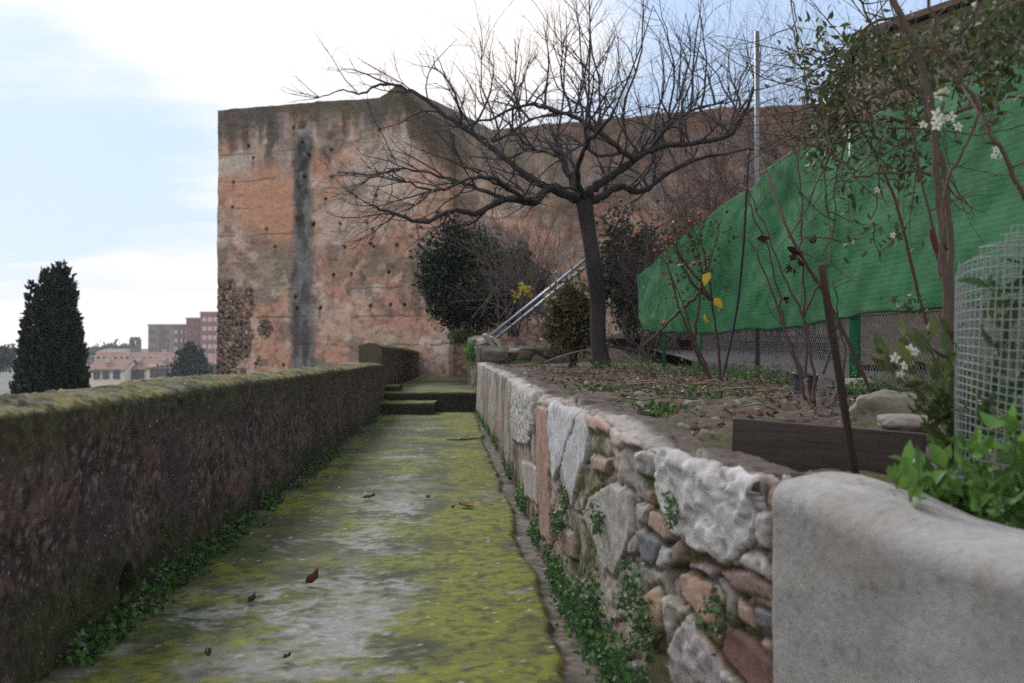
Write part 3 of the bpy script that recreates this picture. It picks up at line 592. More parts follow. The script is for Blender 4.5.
def tower_fn(T, Z, px_, py_, below):
    C, a, b_, f_ = wall_base(T, Z)
    wv = (b_ - .5) * 26; X_ = px_ + wv * .5; Y_ = py_ + (a - .5) * 30
    def blob(x, y, sx, sy, p=2): return np.exp(-(np.abs((X_ - x) / sx) ** p + np.abs((Y_ - y) / sy) ** p))
    C = mixc(C, (.48, .275, .195), np.clip(blob(262, 200, 40, 30, 4) + blob(283, 205, 14, 38, 4) + blob(328, 175, 9, 20, 4), 0, 1) * .85)
    C = mixc(C, (.50, .43, .40), np.clip(blob(228, 160, 22, 13, 4) + blob(350, 180, 42, 16, 2) * sst(b_, .4, .6) + blob(395, 165, 14, 26) + blob(310, 140, 18, 26) * sst(b_, .45, .6) + blob(378, 285, 6, 5, 4), 0, 1) * .8)
    C = mixc(C, (.24, .19, .17), blob(224, 320, 16, 60, 4) * .6)
    # courses of the tapial, faint joints every 0.85 m
    zc = (Z + .25 + (fbm(T * .8, Z * 0, seed=120) - .5) * .09 + (fbm(T * 5, Z * 0, seed=133) - .5) * .05) / .86; jf = np.abs(zc - np.round(zc)) * .86; jn = np.exp(-(jf / .022) ** 2) * sst(fbm(T * 2.6, np.round(zc), seed=121), .42, .58)
    C = mixc(C, (.13, .11, .10), jn * .65)
    lo_ = np.exp(-(((zc - np.round(zc)) * .86 - .05) / .05) ** 2) * sst(fbm(T * 1.1, np.round(zc), seed=122), .5, .65); C = mixc(C, (.40, .33, .29), lo_ * .4)
    # weathered upper band and drips
    drip = fbm(T * 5, Z * .5, seed=123, oct=4); up_ = 1 - sst(below + (drip - .5) * 1.6 + (b_ - .5) * .6, .35, 1.35)
    C = mixc(C, mixc((.075, .07, .068), (.15, .13, .115), f_), up_ * .88)
    C = mixc(C, (.13, .115, .045), np.exp(-((below - .25) / .3) ** 2) * sst(fbm(T * 1.5, Z * 2, seed=124), .45, .6) * (px_ > 270) * .5)
    lp = sst(fbm(T * 1.8, Z * 1.1, seed=125), .52, .6) * np.exp(-((below - .95) / .5) ** 2) * (px_ > 300); C = mixc(C, (.36, .31, .30), lp * .75)
    # the long grey damp streak
    wd = 11 + 3 * sst(py_, 200, 330) + (fbm(Z * 2, Z * 0 + 7, seed=126) - .5) * 5; cx_ = 303 + (fbm(Z * .7, Z * 0 + 2, seed=127) - .5) * 7
    stx = (1 - sst(np.abs(px_ - cx_ + (f_ - .5) * 5), wd * .55, wd * 1.15)) * sst(py_, 116, 145)
    C = mixc(C, mixc((.085, .085, .09), (.20, .195, .20), sst(fbm(T * 5, Z * 1.6, seed=128), .3, .7)), stx * .93)
    C = mixc(C, (.04, .038, .04), (1 - sst(np.abs(px_ - 302 + (b_ - .5) * 12), 1.5, 7)) * sst(py_, 110, 130) * (1 - sst(py_, 210, 268)) * sst(fbm(T * 3, Z * 3, seed=129), .35, .55) * .85)
    C = mixc(C, (.33, .27, .26), (1 - sst(np.abs(px_ - 284 + (b_ - .5) * 14), 3, 9)) * (py_ < 180) * (py_ > 112) * .5)
    for (x, w_, a0, a1, s_) in ((270, 4, 112, 175, .8), (418, 8, 240, 330, .6), (326, 5, 112, 185, .35), (330, 5, 150, 175, .9)):
        C = mixc(C, (.085, .08, .078), (1 - sst(np.abs(px_ - x + (b_ - .5) * 14), w_ * .4, w_)) * sst(py_, a0, a0 + 12) * (1 - sst(py_, a1 - 25, a1)) * s_)
    off = (a - .5) * .10 + (b_ - .5) * .07 + (f_ - .5) * .03 - jn * .02
    # bared rubble at the lower left corner, crazed render above it
    wf_ = fbm(T * 6, Z * 6, seed=132, oct=4) - .5; f1, f2, cid, ox, oy = voro(T * 6.0 + wf_ * 1.3, Z * 7.4 + (f_ - .5) * 1.2, seed=130); e = f2 - f1
    rub = sst(254 - px_ + (b_ - .5) * 50, 0, 6) * sst(py_ + (a - .5) * 20, 274, 284) * sst(fbm(T * 2.2, Z * 2.2, seed=134, oct=4) + .25 * sst(py_, 275, 360) + .1 * (px_ < 235), .40, .50)
    rub = np.maximum(rub, sst(1 - np.hypot((px_ - 265) / 9, (py_ - 328) / 12) + (b_ - .5) * .6, 0, .2))
    sc_ = mixc((.035, .03, .034), (.22, .16, .14), h1(cid, 3) ** 1.6); mo = np.array((.42, .32, .27)) + 0 * sc_
    C = mixc(C, mixc(mo, sc_, sst(e, .10, .2)), rub); off = off + rub * (sst(e, .08, .22) * .05 - .03)
    crz = (1 - sst(e, .02, .07)) * np.clip(blob(234, 262, 22, 17, 4) + blob(258, 222, 28, 18, 4) + blob(238, 190, 14, 50, 4) * .4, 0, 1); C = mixc(C, (.44, .36, .31), crz * .6)
    for (ht, hz) in HT:
        dd = np.hypot(T - ht, Z - hz) + (f_ - .5) * .03; k = 1 - sst(dd, .035, .062); off = off - k * .16; C = mixc(C, (.03, .026, .024), k * .75)
        k2 = (1 - sst(np.abs(T - ht), .03, .08)) * (Z < hz) * (1 - sst(hz - Z, .1, .45)); C = mixc(C, (.12, .10, .095), k2 * .4)
    tl = T < .25; off = off + tl * (fbm(Z * 3, Z * 0 + 9, seed=131) - .5) * .06
    # mossy slope of the gable
    gb = sst(px_ - 398 - (py_ - 95) * .2, 0, 5) * sst(1.5 - below, 0, .5); C = mixc(C, mixc((.070, .055, .040), (.14, .11, .08), b_), gb * .85)
    return off, C
tprof = [on_castle(*p) for p in ((214, 111), (300, 103), (340, 100), (379, 98), (396, 85), (416, 102), (448, 131), (460, 134))]
t_end = on_castle(449, 131)[0]
tw = castle_face('castle_tower', 0.0, t_end, tprof, .022, .026, .0, 0.0, 7.5, tower_fn)
tag(tw, 'tall weathered rammed earth tower with putlog holes and long grey damp streak', 'tower')
def curtain_fn(T, Z, px_, py_, below):
    C, a, b_, f_ = wall_base(T, Z, 150)
    drip = fbm(T * 4, Z * .5, seed=153, oct=4); up_ = 1 - sst(below + (drip - .5) * 2.2 + (b_ - .5) * 1.0, .7, 2.6)
    C = mixc(C, mixc((.10, .09, .08), (.22, .175, .145), f_), up_ * .75)
    C = mixc(C, (.36, .30, .27), sst(fbm(T * 1.5, Z * 1.5, seed=154), .6, .66) * .6 * (1 - up_))
    f1, f2, cid, ox, oy = voro(T * 2.4, Z * 5.2, seed=155, jit=.7); e = sst(f2 - f1, .04, .16); rub = sst(fbm(T * .5, Z * .6, seed=156) + .25 * sst(2.6 - Z, 0, 1), .5, .6)
    C = mixc(C, mixc((.12, .09, .08), (.33, .2, .15), h1(cid, 2)) * e[..., None] + (1 - e)[..., None] * np.array((.22, .17, .14)), rub * .75)
    return (a - .5) * .14 + (b_ - .5) * .1 + rub * e * .05, C
cprof = [on_castle(*p) for p in ((440, 131), (480, 128), (560, 121), (640, 113), (720, 106), (800, 103), (900, 99), (1100, 92), (1500, 80))]
cw = castle_face('curtain_wall', t_end + .01, t_end + 19, cprof, .05, .05, .2, .35, 1.6, curtain_fn)
tag(cw, 'long brownish castle curtain wall behind the bare tree', 'wall')
# ================================================================== GARDEN GROUND, ROAD
ys_g = np.concatenate([np.arange(-1, 2.5, .1), geo(2.5, 26, .006, .022)])
tg = np.linspace(0, 1, 170)
Yg, Tg = np.meshgrid(ys_g, tg, indexing='ij')
x0 = xright(Yg) + .17; x1 = np.interp(Yg, [-1, 5, 8, 13, 20, 26], [4.2, 3.5, 3.3, 3.1, 3.0, 3.0]); Xg = x0 + (x1 - x0) * Tg
cl_ = fbm(Xg * 6, Yg * 6, seed=201, oct=5); fi = fbm(Xg * 22, Yg * 22, seed=202, oct=3); bg_ = fbm(Xg * .9, Yg * .9, seed=203)
f1, f2, cid, _, _ = voro(Xg * 9, Yg * 9, seed=204); st_m = (cid > .93) & (f1 < .26)
Zg = gz(Xg, Yg) + (bg_ - .5) * .10 + (cl_ - .5) * .09 + (fi - .5) * .025 + st_m * (.3 - f1) * .10
Cg = mixc((.040, .026, .020), (.105, .072, .056), sst(cl_, .35, .65)); Cg = mixc(Cg, (.16, .12, .10), sst(fi, .6, .75) * .5)
Cg = mixc(Cg, mixc((.055, .075, .02), (.09, .11, .03), fi), sst(fbm(Xg * 2.5, Yg * 2.5, seed=205), .57, .66) * .6)
Cg = np.where(st_m[..., None], np.array((.26, .235, .22)) * (.6 + .6 * h1(cid, 2))[..., None], Cg)
tag(grid('garden_soil', np.stack([Xg, Yg, Zg], -1), Cg, M['soil']), kind='structure')
def rz(x, y):                                     # street outside the fence, climbing away
    return np.interp(y, [0, 8, 12, 20, 28, 34], [.62, .74, .80, 1.17, 1.42, 1.5]) - .04
xr_ = np.linspace(2.7, 34, 90); yr_ = np.linspace(-2, 36, 100); A, B_ = np.meshgrid(xr_, yr_, indexing='ij')
n_ = fbm(A * .8, B_ * .8, seed=206, oct=5)
tag(grid('road', np.stack([A, B_, rz(A, B_) + (n_ - .5) * .03], -1), mixc((.06, .053, .052), (.105, .093, .09), n_), M['road']), kind='structure')
# ---- low dark wall across the street, and small wall behind the tree
def rubble_wall(name, xy, zt, zb, thick, label, c0, c1, seed, step=.04, side=1):
    xy = np.array(smooth_line([(a, b_, 0) for a, b_ in xy], 14))[:, :2]
    Ls = np.concatenate([[0], np.cumsum(np.linalg.norm(np.diff(xy, axis=0), axis=1))]); s_ = np.arange(0, Ls[-1], step)
    xy = np.stack([np.interp(s_, Ls, xy[:, 0]), np.interp(s_, Ls, xy[:, 1])], -1)
    def fn(S, X, Y, Z, top, O):
        f1, f2, cid, ox, oy = voro(S * 2.8, (Z - O) * 4.6, seed=seed); e = sst(f2 - f1, .03, .2); md = fbm(S * 4, Z * 4, O * 3, seed=seed + 1)
        C = mixc(c0, c1, h1(cid, 2)); C = mixc(np.array(c0) * .6 + 0 * C, C, e); C = mixc(C, (.07, .08, .02), sst(md, .55, .7) * sst(top, 0, .6) * .8)
        return -.02 + e * .04 + (md - .5) * .09, C
    o = profile_wall(name, xy, zt, thick, zb, zb, step, fn, M['rubble'], side)
    return tag(o, label, 'wall')
rubble_wall('low_stone_wall', [P(480, 350, 23.6)[:2], P(530, 350, 23.8)[:2], P(575, 350, 24.0)[:2]], 1.25, .4, .5, 'short low mossy stone wall with loose blocks behind the bare tree', (.05, .045, .04), (.15, .13, .11), 210)
rubble_wall('street_wall', [P(600, 345, 26)[:2], P(700, 345, 24)[:2], P(850, 345, 21)[:2], P(1000, 345, 18)[:2], P(1200, 345, 15)[:2]], 1.50, .6, .4, 'low dark stone wall across the street behind the chain link fence', (.045, .038, .035), (.12, .10, .09), 214, step=.06)

# ================================================================== FENCE, NET
FL = [(1400, 3.9), (1250, 4.9), (1120, 6.0), (1000, 7.3), (930, 8.2), (855, 9.5), (800, 11.0), (757, 12.6), (720, 14.2), (690, 16.0), (664, 18.0), (640, 19.5)]
FLW = np.array([P(px, 357, d)[:2] for px, d in FL])
FA = np.concatenate([[0], np.cumsum(np.linalg.norm(np.diff(FLW, axis=0), axis=1))])
def fpt(a): return np.array([np.interp(a, FA, FLW[:, 0]), np.interp(a, FA, FLW[:, 1])])
def fa_of_px(px): return np.interp(-px, [-p for p, _ in FL], FA)
fence = empty('chain_link_fence', (*fpt(fa_of_px(855)), .8), 'chain link fence with posts beneath the green netting', 'fence')
def post(px, r, col, ztop, matk='paint'):
    x, y = fpt(fa_of_px(px)); mb = MB(); mb.col = col
    zb = float(gz(x, y)) - .1; mb.tube([(x, y, zb), (x, y, ztop)], r, 14)
    mb.tube([(x, y, ztop), (x, y, ztop + .015)], [r * 1.1, r * .6], 14)
    return under(mb.build('post', M[matk], fence), fence)
post(855, .045, (.02, .16, .075), 2.95)
post(1120, .045, (.02, .16, .075), 3.0)
x, y = fpt(fa_of_px(757)); ztop = P(759, 30, y)[2]
tp = MB(); tp.col = (.15, .16, .175); tp.tube([(x + .02, y + .06, .78), (x + .02, y + .06, ztop)], .027, 14); tp.tube([(x + .02, y + .06, 2.55), (x + .02, y + .06, 2.62)], .033, 14)
tag(tp.build('pole', M['steel']), 'tall thin galvanised pole rising above the green netting', 'pole')
post(664, .03, (.02, .13, .06), 2.5)
post(700, .022, (.02, .13, .06), 1.75)
# wire mesh: chain-link drawn as diamond wires
mb = MB(); mb.col = (.22, .22, .22)
a0, a1 = fa_of_px(1200), fa_of_px(690); h_ = .62; st_w = .055; k = 0
for sgn in (1, -1):
    a = a0 - h_
    while a < a1 + h_:
        p = []
        for t in np.linspace(0, 1, 7):
            aa = a + sgn * (t - .5) * h_ + h_ / 2 * 0
            if aa < a0 or aa > a1: continue
            q = fpt(aa); p.append((q[0] + .03, q[1], float(gz(q[0], q[1])) + .01 + t * h_))
        if len(p) > 1: mb.tube(p, .0022, 3, cap=False)
        a += st_w
for hh in (.02, .6):
    mb.tube([(*(fpt(a) + (.03, 0)), float(gz(0, fpt(a)[1])) + hh) for a in np.linspace(a0, a1, 40)], .003, 4)
under(mb.build('wire_mesh', M['steel'], fence), fence)
# green shade netting
NT = [(1400, -60, 300), (1250, -20, 303), (1120, 15, 306), (1024, 52, 307), (985, 66, 309), (930, 92, 311), (880, 115, 314), (855, 127, 318), (828, 140, 322), (800, 152, 327), (775, 168, 330), (757, 187, 329), (740, 198, 331), (720, 212, 333), (700, 226, 333), (690, 232, 333), (664, 258, 332), (650, 268, 330), (640, 276, 316)]
na = np.array([fa_of_px(n[0]) for n in NT]); ntop_ = np.array([P(n[0], n[1], fpt(fa_of_px(n[0]))[1])[2] for n in NT]); nbot = np.array([P(n[0], n[2], fpt(fa_of_px(n[0]))[1])[2] for n in NT])
aa = np.arange(na[0], na[-1], .025); vv = np.linspace(0, 1, 70); A, V = np.meshgrid(aa, vv, indexing='ij')
zt_ = np.interp(A, na, ntop_) + (fbm(A * 1.5, A * 0, seed=221) - .5) * .02; zb_ = np.interp(A, na, nbot) + (fbm(A * 2.5, A * 0, seed=222) - .5) * .03
Zn = zb_ + (zt_ - zb_) * V
XY = np.stack([np.interp(A, FA, FLW[:, 0]), np.interp(A, FA, FLW[:, 1])], -1)
fold = (fbm(A * .8, Zn * 1.2, seed=223, oct=4) - .5) * .20 + np.sin((Zn * 5 + A * 1.2 + fbm(A * .8, Zn, seed=224) * 5)) * .012 + (fbm(A * 5, Zn * 2.5, seed=225) - .5) * .03
top_roll = (V > .965) * .0
X_ = XY[..., 0] - .045 - fold; 
Cn = mixc((.008, .15, .042), (.018, .23, .068), fbm(A * 1.5, Zn * 2, seed=226, oct=4)); Cn = mixc(Cn, (.02, .07, .04), sst(np.abs(V - .5), .47, .5) * .6)
M['net'] = material('green_net', var=0.22, vscale=16, bump=0.5, bscale=90, bdist=0.01, rough=0.7, trans=.22, stretch=(1, .3, 6))
nt_ = M['net'].node_tree                          # woven tapes: fine horizontal ribs with darker gaps
wv_ = nt_.nodes.new('ShaderNodeTexWave'); wv_.bands_direction = 'Z'; wv_.inputs['Scale'].default_value = 8; wv_.inputs['Distortion'].default_value = .7; wv_.inputs['Detail'].default_value = 2
tc_ = nt_.nodes.new('ShaderNodeTexCoord'); nt_.links.new(tc_.outputs['Object'], wv_.inputs['Vector'])
wv2 = nt_.nodes.new('ShaderNodeTexWave'); wv2.bands_direction = 'Z'; wv2.inputs['Scale'].default_value = 33; wv2.inputs['Distortion'].default_value = .3; nt_.links.new(tc_.outputs['Object'], wv2.inputs['Vector'])
bs_ = [n for n in nt_.nodes if n.type == 'BSDF_PRINCIPLED'][0]; src = bs_.inputs['Base Color'].links[0].from_socket
sc1 = nt_.nodes.new('ShaderNodeVectorMath'); sc1.operation = 'SCALE'; nt_.links.new(src, sc1.inputs[0])
nt_.links.new(mth(nt_, 'ADD', mth(nt_, 'ADD', mth(nt_, 'MULTIPLY', wv_.outputs['Fac'], .27), mth(nt_, 'MULTIPLY', wv2.outputs['Fac'], .2)), .62), sc1.inputs['Scale']); nt_.links.new(sc1.outputs[0], bs_.inputs['Base Color'])
net = grid('shade_net', np.stack([X_, XY[..., 1], Zn], -1), Cn, M['net'])
sol = net.modifiers.new('s', 'SOLIDIFY'); sol.thickness = .003
tag(net, 'large green shade netting stretched along the top of the garden fence', 'netting')
# black hose hanging over the net
hp = [P(749, 150, 12.3), P(746, 200, 12.2), P(743, 250, 12.1), P(738, 300, 12.0), P(731, 340, 11.9), P(724, 372, 11.8), P(720, 386, 11.7)]
mb = MB(); mb.col = (.012, .012, .016); mb.tube(smooth_line(hp, 6), .013, 8); tag(mb.build('hose', M['paint']), 'thin black hose hanging down over the green netting', 'hose')

# ================================================================== generators for plants
def leaf_cloud(name, pts, size, cols, mat, parent=None, up=0.3, elong=2.0, jit=.35, dirs=None, fold=.25, droop=0.0, origin=None):
    """small folded leaves: pts (n,3); each leaf 6 verts, 4 faces (a pointed blade bent along its rib)"""
    pts = np.asarray(pts, float); n = len(pts)
    if origin is not None: pts = pts - np.asarray(origin)
    if dirs is None:
        d = rng.normal(size=(n, 3)); d[:, 2] += up
    else: d = np.asarray(dirs) + rng.normal(size=(n, 3)) * .35
    d[:, 2] -= droop; d /= np.linalg.norm(d, axis=1)[:, None] + 1e-9
    r = rng.normal(size=(n, 3)); s = np.cross(d, r); s /= np.linalg.norm(s, axis=1)[:, None] + 1e-9; nn = np.cross(s, d)
    Ls = size * (1 + rng.uniform(-jit, jit, n))[:, None]; W = Ls / elong / 2
    p0 = pts; p1 = pts + d * Ls * .42 + nn * Ls * .06; p2 = pts + d * Ls - nn * Ls * .10
    l1 = pts + d * Ls * .36 - s * W + nn * W * fold * 2; r1 = pts + d * Ls * .36 + s * W + nn * W * fold * 2
    l2 = pts + d * Ls * .72 - s * W * .7 + nn * W * fold; r2 = pts + d * Ls * .72 + s * W * .7 + nn * W * fold
    V = np.stack([p0, p1, p2, l1, r1, l2, r2], 1).reshape(-1, 3)
    base = (np.arange(n) * 7)[:, None]
    fq = np.concatenate([base + np.array([[0, 1, 3, 3]]) * 1], 0)
    tri = np.concatenate([base + np.array([k]) for k in ([0, 1, 3], [0, 4, 1], [3, 1, 5], [1, 4, 6], [5, 1, 2], [1, 6, 2])], 0)
    cc = np.asarray(cols, float); 
    if cc.ndim == 2 and cc.shape[0] != n: cc = cc[rng.integers(0, len(cc), n)]
    cc = cc * (1 + rng.uniform(-.3, .3, (n, 1)))
    C = np.repeat(cc, 7, 0)
    return link(name, raw_mesh(name, V, tri, C), mat, parent)
def ell_pts(n, c, r, shell=.55, clump=14, cr=.28, flat=0):
    """points in an ellipsoid gathered into clumps"""
    cs = rng.normal(size=(clump, 3)); cs /= np.linalg.norm(cs, axis=1)[:, None]; cs *= (shell + (1 - shell) * rng.random((clump, 1))) * .85
    k = rng.integers(0, clump, n); p = cs[k] + rng.normal(size=(n, 3)) * cr * (.6 + .8 * rng.random((clump, 1)))[k]
    return np.asarray(c) + p * np.asarray(r)
def wander(p, d, length, steps, jit, grav=0.0):
    p = np.array(p, float); d = np.array(d, float); d /= np.linalg.norm(d); out = [p.copy()]
    for i in range(steps):
        d = d + rng.normal(size=3) * jit; d[2] += grav; d /= np.linalg.norm(d); p = p + d * length / steps; out.append(p.copy())
    return out
def shoots(mb, p, d, length, r, lvl, n_sub=3, jit=.13, grav=.05, side=5):
    steps = max(3, int(4 + lvl)); pts = wander(p, d, length, steps, jit, grav)
    rr = [r * (1 - .75 * i / steps) for i in range(steps + 1)]
    mb.tube(pts, rr, side if lvl > 1 else (4 if lvl == 1 else 3), cap=False)
    if lvl <= 0: return
    for _ in range(n_sub):
        i = int(rng.integers(1, steps)); t = rng.random(); q = pts[i] * (1 - t) + pts[min(i + 1, steps)] * t
        dd = pts[min(i + 1, steps)] - pts[i]; dd /= np.linalg.norm(dd); a = rng.normal(size=3); a -= dd * a.dot(dd); a /= np.linalg.norm(a)
        ang = rng.uniform(.4, .9); nd = dd * math.cos(ang) + a * math.sin(ang); nd[2] += .15
        shoots(mb, q, nd, length * rng.uniform(.35, .65), rr[i] * .62, lvl - 1, n_sub, jit, grav, side)

# ================================================================== BARE TREE
TD = 17.5
tb = P(602, 373, TD); tree = empty('bare_tree', (tb[0], tb[1], float(gz(0, TD))), 'bare spreading winter tree with dark trunk standing in the garden', 'tree')
dark = (.040, .033, .036)
mb = MB(); mb.col = dark
tr = [P(605, 380, TD), P(602, 366, TD), P(598, 335, TD + .05), P(598, 303, TD + .1), P(594, 268, TD - .05), P(590, 240, TD), P(587, 222, TD + .03), P(584, 199, TD)]
mb.tube([(*p,) for p in smooth_line(tr, 5)], list(np.interp(np.linspace(0, 1, 36), [0, .08, .25, .8, 1], [.23, .155, .118, .110, .13])), 14)
tro = mb.build('trunk', M['bark'], tree); under(tro, tree)
LIMBS = [  # (px,py,depth), start radius, end radius
 ([(586, 203, 0), (568, 195, -.1), (548, 188, -.3), (533, 203, -.5), (505, 199, -.8), (478, 213, -1.1), (451, 211, -1.4), (423, 223, -1.7), (395, 214, -2.0), (372, 206, -2.2)], .085, .014),
 ([(548, 188, -.3), (533, 180, -.3), (517, 168, -.2), (478, 137, .1), (447, 117, .3), (423, 98, .5), (404, 88, .6), (380, 84, .7), (362, 93, .8), (344, 90, .9), (320, 97, .9)], .06, .008),
 ([(586, 201, 0), (568, 172, .3), (560, 156, .5), (556, 140, .8)], .075, .03),
 ([(585, 200, 0), (591, 190, -.1), (611, 176, -.2), (634, 160, -.3), (650, 150, -.4), (681, 144, -.6), (728, 137, -.9), (744, 113, -1.0), (755, 84, -1.1)], .085, .018),
 ([(586, 204, 0), (600, 198, .2), (619, 187, .4), (642, 191, .6), (670, 172, .9), (697, 160, 1.1), (728, 153, 1.3), (760, 148, 1.5)], .08, .012),
 ([(634, 160, -.3), (622, 150, -.5), (590, 128, -.7), (560, 112, -.9), (527, 105, -1.0), (490, 118, -1.1), (455, 128, -1.2)], .05, .012),
 ([(478, 137, .1), (500, 140, .6), (530, 120, 1.0), (575, 112, 1.4), (620, 118, 1.8)], .03, .01),
 ([(533, 203, -.5), (520, 196, -1.2), (495, 180, -2.0), (470, 178, -2.6), (440, 190, -3.0), (405, 182, -3.3)], .045, .01),
 ([(560, 156, .5), (530, 150, 1.4), (500, 160, 2.2), (470, 155, 2.8)], .035, .01),
 ([(505, 199, -.8), (480, 190, -.9), (440, 176, -1.0), (400, 170, -1.1), (370, 178, -1.2)], .035, .007),
 ([(650, 150, -.4), (665, 130, -.2), (690, 112, 0), (715, 104, .2), (740, 100, .3)], .035, .01),
 ([(585, 200, 0), (578, 170, -1.0), (590, 140, -1.8), (610, 120, -2.4)], .05, .02),
]
lw = []
for pl, r0, r1 in LIMBS:
    w3 = [P(a, b_, TD + c) for a, b_, c in pl]; L3 = smooth_line(w3, 5)
    L3 = [np.array(p) + (rng.normal(size=3) * .012) for p in L3]
    n = len(L3); rr = [(r0 + (r1 - r0) * (i / (n - 1)) ** .8) * (1 + .10 * math.sin(i * 2.1)) for i in range(n)]
    mb = MB(); mb.col = dark; mb.tube(L3, rr, 9); o = under(mb.build('limb', M['bark'], tree), tree); lw.append((L3, rr))
tw_ = MB(); tw_.col = (.045, .035, .042)
W_SH = [8, 6, 6, 12, 12, 12, 9, 9, 9, 6, 9, 8]
UP = [.35, .75, 1.5, 1.3, 1.1, 1.4, 1.4, .3, 1.2, .2, 1.5, 1.5]
for W_SH_I, ((L3, rr), k, u) in enumerate(zip(lw, W_SH, UP)):
    n = len(L3)
    for j in range(int(k * 1.15)):
        i = int(n * (.18 + (.35 if W_SH_I == 1 else .76) * rng.random())); i = min(i, n - 2); p = L3[i]; dd = np.array(L3[i + 1]) - np.array(L3[i]); dd /= np.linalg.norm(dd)
        a = rng.normal(size=3) * np.array((.8, .8, .5)); a[2] += u * 1.1; d = dd * .45 + a; d /= np.linalg.norm(d)
        ln = rng.uniform(.5, 1.45) * (1.15 if d[2] > .5 else .9)
        shoots(tw_, p, d, ln, min(rr[i] * .6, rng.uniform(.010, .026)), 2, n_sub=3, jit=.24, grav=.04 if u > .6 else .0, side=5)
    for j in range([2, 3, 0, 4, 5, 4, 4, 5, 3, 3, 4, 2][W_SH_I]):
        i = int(n * (.15 + .7 * rng.random())); p = L3[min(i, n - 2)]; dd = np.array(L3[min(i, n - 2) + 1]) - np.array(L3[min(i, n - 2)]); dd /= np.linalg.norm(dd)
        a = rng.normal(size=3) * np.array((1, .8, .45)) + (0, 0, .15); shoots(tw_, p, dd * .5 + a, rng.uniform(.8, 1.5), min(rr[i] * .7, rng.uniform(.018, .034)), 3, n_sub=3, jit=.24, grav=0, side=6)
    # fine tips at the limb's end
    for j in range(4):
        d = np.array(L3[-1]) - np.array(L3[-4]); d /= np.linalg.norm(d); shoots(tw_, L3[-1], d + rng.normal(size=3) * .4, rng.uniform(.5, .9), .008, 1, 4)
# long reaching sprays towards the left
for a, b_, c, e, g in ((423, 98, 364, 56, .5), (410, 92, 345, 92, .3), (440, 190, 352, 214, -3), (400, 170, 340, 180, -1), (405, 182, 345, 150, -3), (470, 178, 425, 120, -2), (395, 214, 350, 250, -2), (478, 140, 438, 75, .2), (478, 137, 432, 60, .3), (451, 211, 405, 275, -1.5)):
    p = np.array(P(a, b_, TD + g)); q = np.array(P(c, e, TD + g - .4)); shoots(tw_, p, q - p, np.linalg.norm(q - p), .013, 2, n_sub=5, jit=.1, grav=0)
# straight winter shoots above the crown
for a, b_, c, e in ((500, 140, 470, 20), (520, 118, 508, 40), (556, 140, 563, 10), (545, 110, 530, 20), (590, 128, 575, -20), (600, 124, 612, -10), (622, 118, 640, -20), (650, 148, 668, 60), (668, 130, 664, 0), (681, 144, 676, 20), (690, 112, 706, -20), (715, 104, 705, 30), (728, 137, 750, 40), (640, 155, 600, 60), (575, 112, 590, 20), (610, 120, 628, 0), (530, 120, 490, 60), (740, 112, 735, 45), (700, 110, 722, 0), (585, 125, 600, -40), (470, 130, 495, 40), (655, 140, 700, 10)):
    g = rng.uniform(-.8, 1.2); p = np.array(P(a, b_, TD + g)); q = np.array(P(c, e, TD + g)); shoots(tw_, p, q - p, np.linalg.norm(q - p), .021, 2, n_sub=5, jit=.15, grav=.02)
under(tw_.build('twigs', M['twig'], tree), tree)

# ================================================================== SHRUBS BEHIND
G_DK = [(.012, .022, .010), (.020, .036, .014), (.040, .062, .026), (.009, .015, .009)]
G_OL = [(.07, .085, .03), (.11, .11, .035), (.05, .06, .02), (.13, .10, .05), (.09, .045, .03)]
G_BR = [(.075, .17, .03), (.11, .23, .045), (.05, .12, .025), (.14, .27, .06)]
def shrub(name, c, r, n, size, cols, label, stems=6, group=None, mat='dark_leaf', clump=26, cr=.2, zfoot=None, scol=(.05, .04, .035), cat='shrub', shell=.55):
    zf = zfoot if zfoot is not None else c[2] - r[2] * 1.1
    root = empty(name, (c[0], c[1], zf), label, cat, group)
    p = ell_pts(n, c, r, shell=shell, clump=clump, cr=cr); p = p[p[:, 2] > zf]
    under(leaf_cloud('foliage', p, size, cols, M[mat], root), root)
    mb = MB(); mb.col = scol
    for i in range(stems):
        q = np.array(c) + rng.normal(size=3) * np.array(r) * .35; b_ = np.array((c[0] + rng.uniform(-.2, .2) * r[0], c[1] + rng.uniform(-.2, .2) * r[1], zf - .1))
        shoots(mb, b_, q - b_, np.linalg.norm(q - b_), .03, 1, 4, jit=.1)
    under(mb.build('stems', M['twig'], root), root); return root
def atp(px, py, d): return np.array(P(px, py, d))
shrub('evergreen_shrub', atp(468, 275, 31), (1.15, 1.0, 1.45), 22000, .13, G_DK, 'dense dark evergreen shrub against the foot of the castle wall', 8, clump=46, cr=.15, shell=.45)
shrub('evergreen_shrub', atp(512, 288, 29.5), (.8, .8, 1.0), 10000, .12, G_DK, 'smaller dark evergreen shrub just behind the leaning ladder', 6, clump=26, cr=.14, shell=.3)
shrub('evergreen_shrub', atp(632, 275, 25), (.75, .8, 1.3), 7000, .11, G_DK, 'dark evergreen shrub right behind the bare trunk', 6, clump=30, cr=.2)
shrub('ivy_bush', atp(571, 322, 19.5), (.42, .4, .62), 3200, .085, G_OL, 'thin olive and rust coloured bush left of the bare trunk', 6, mat='leaf', clump=24, cr=.22)
shrub('yellow_bush', atp(520, 292, 26), (.3, .4, .2), 46, .12, [(.45, .38, .04), (.35, .33, .05)], 'sparse bush with a few bright yellow leaves above the ladder', 3, mat='leaf', clump=6, cr=.2)
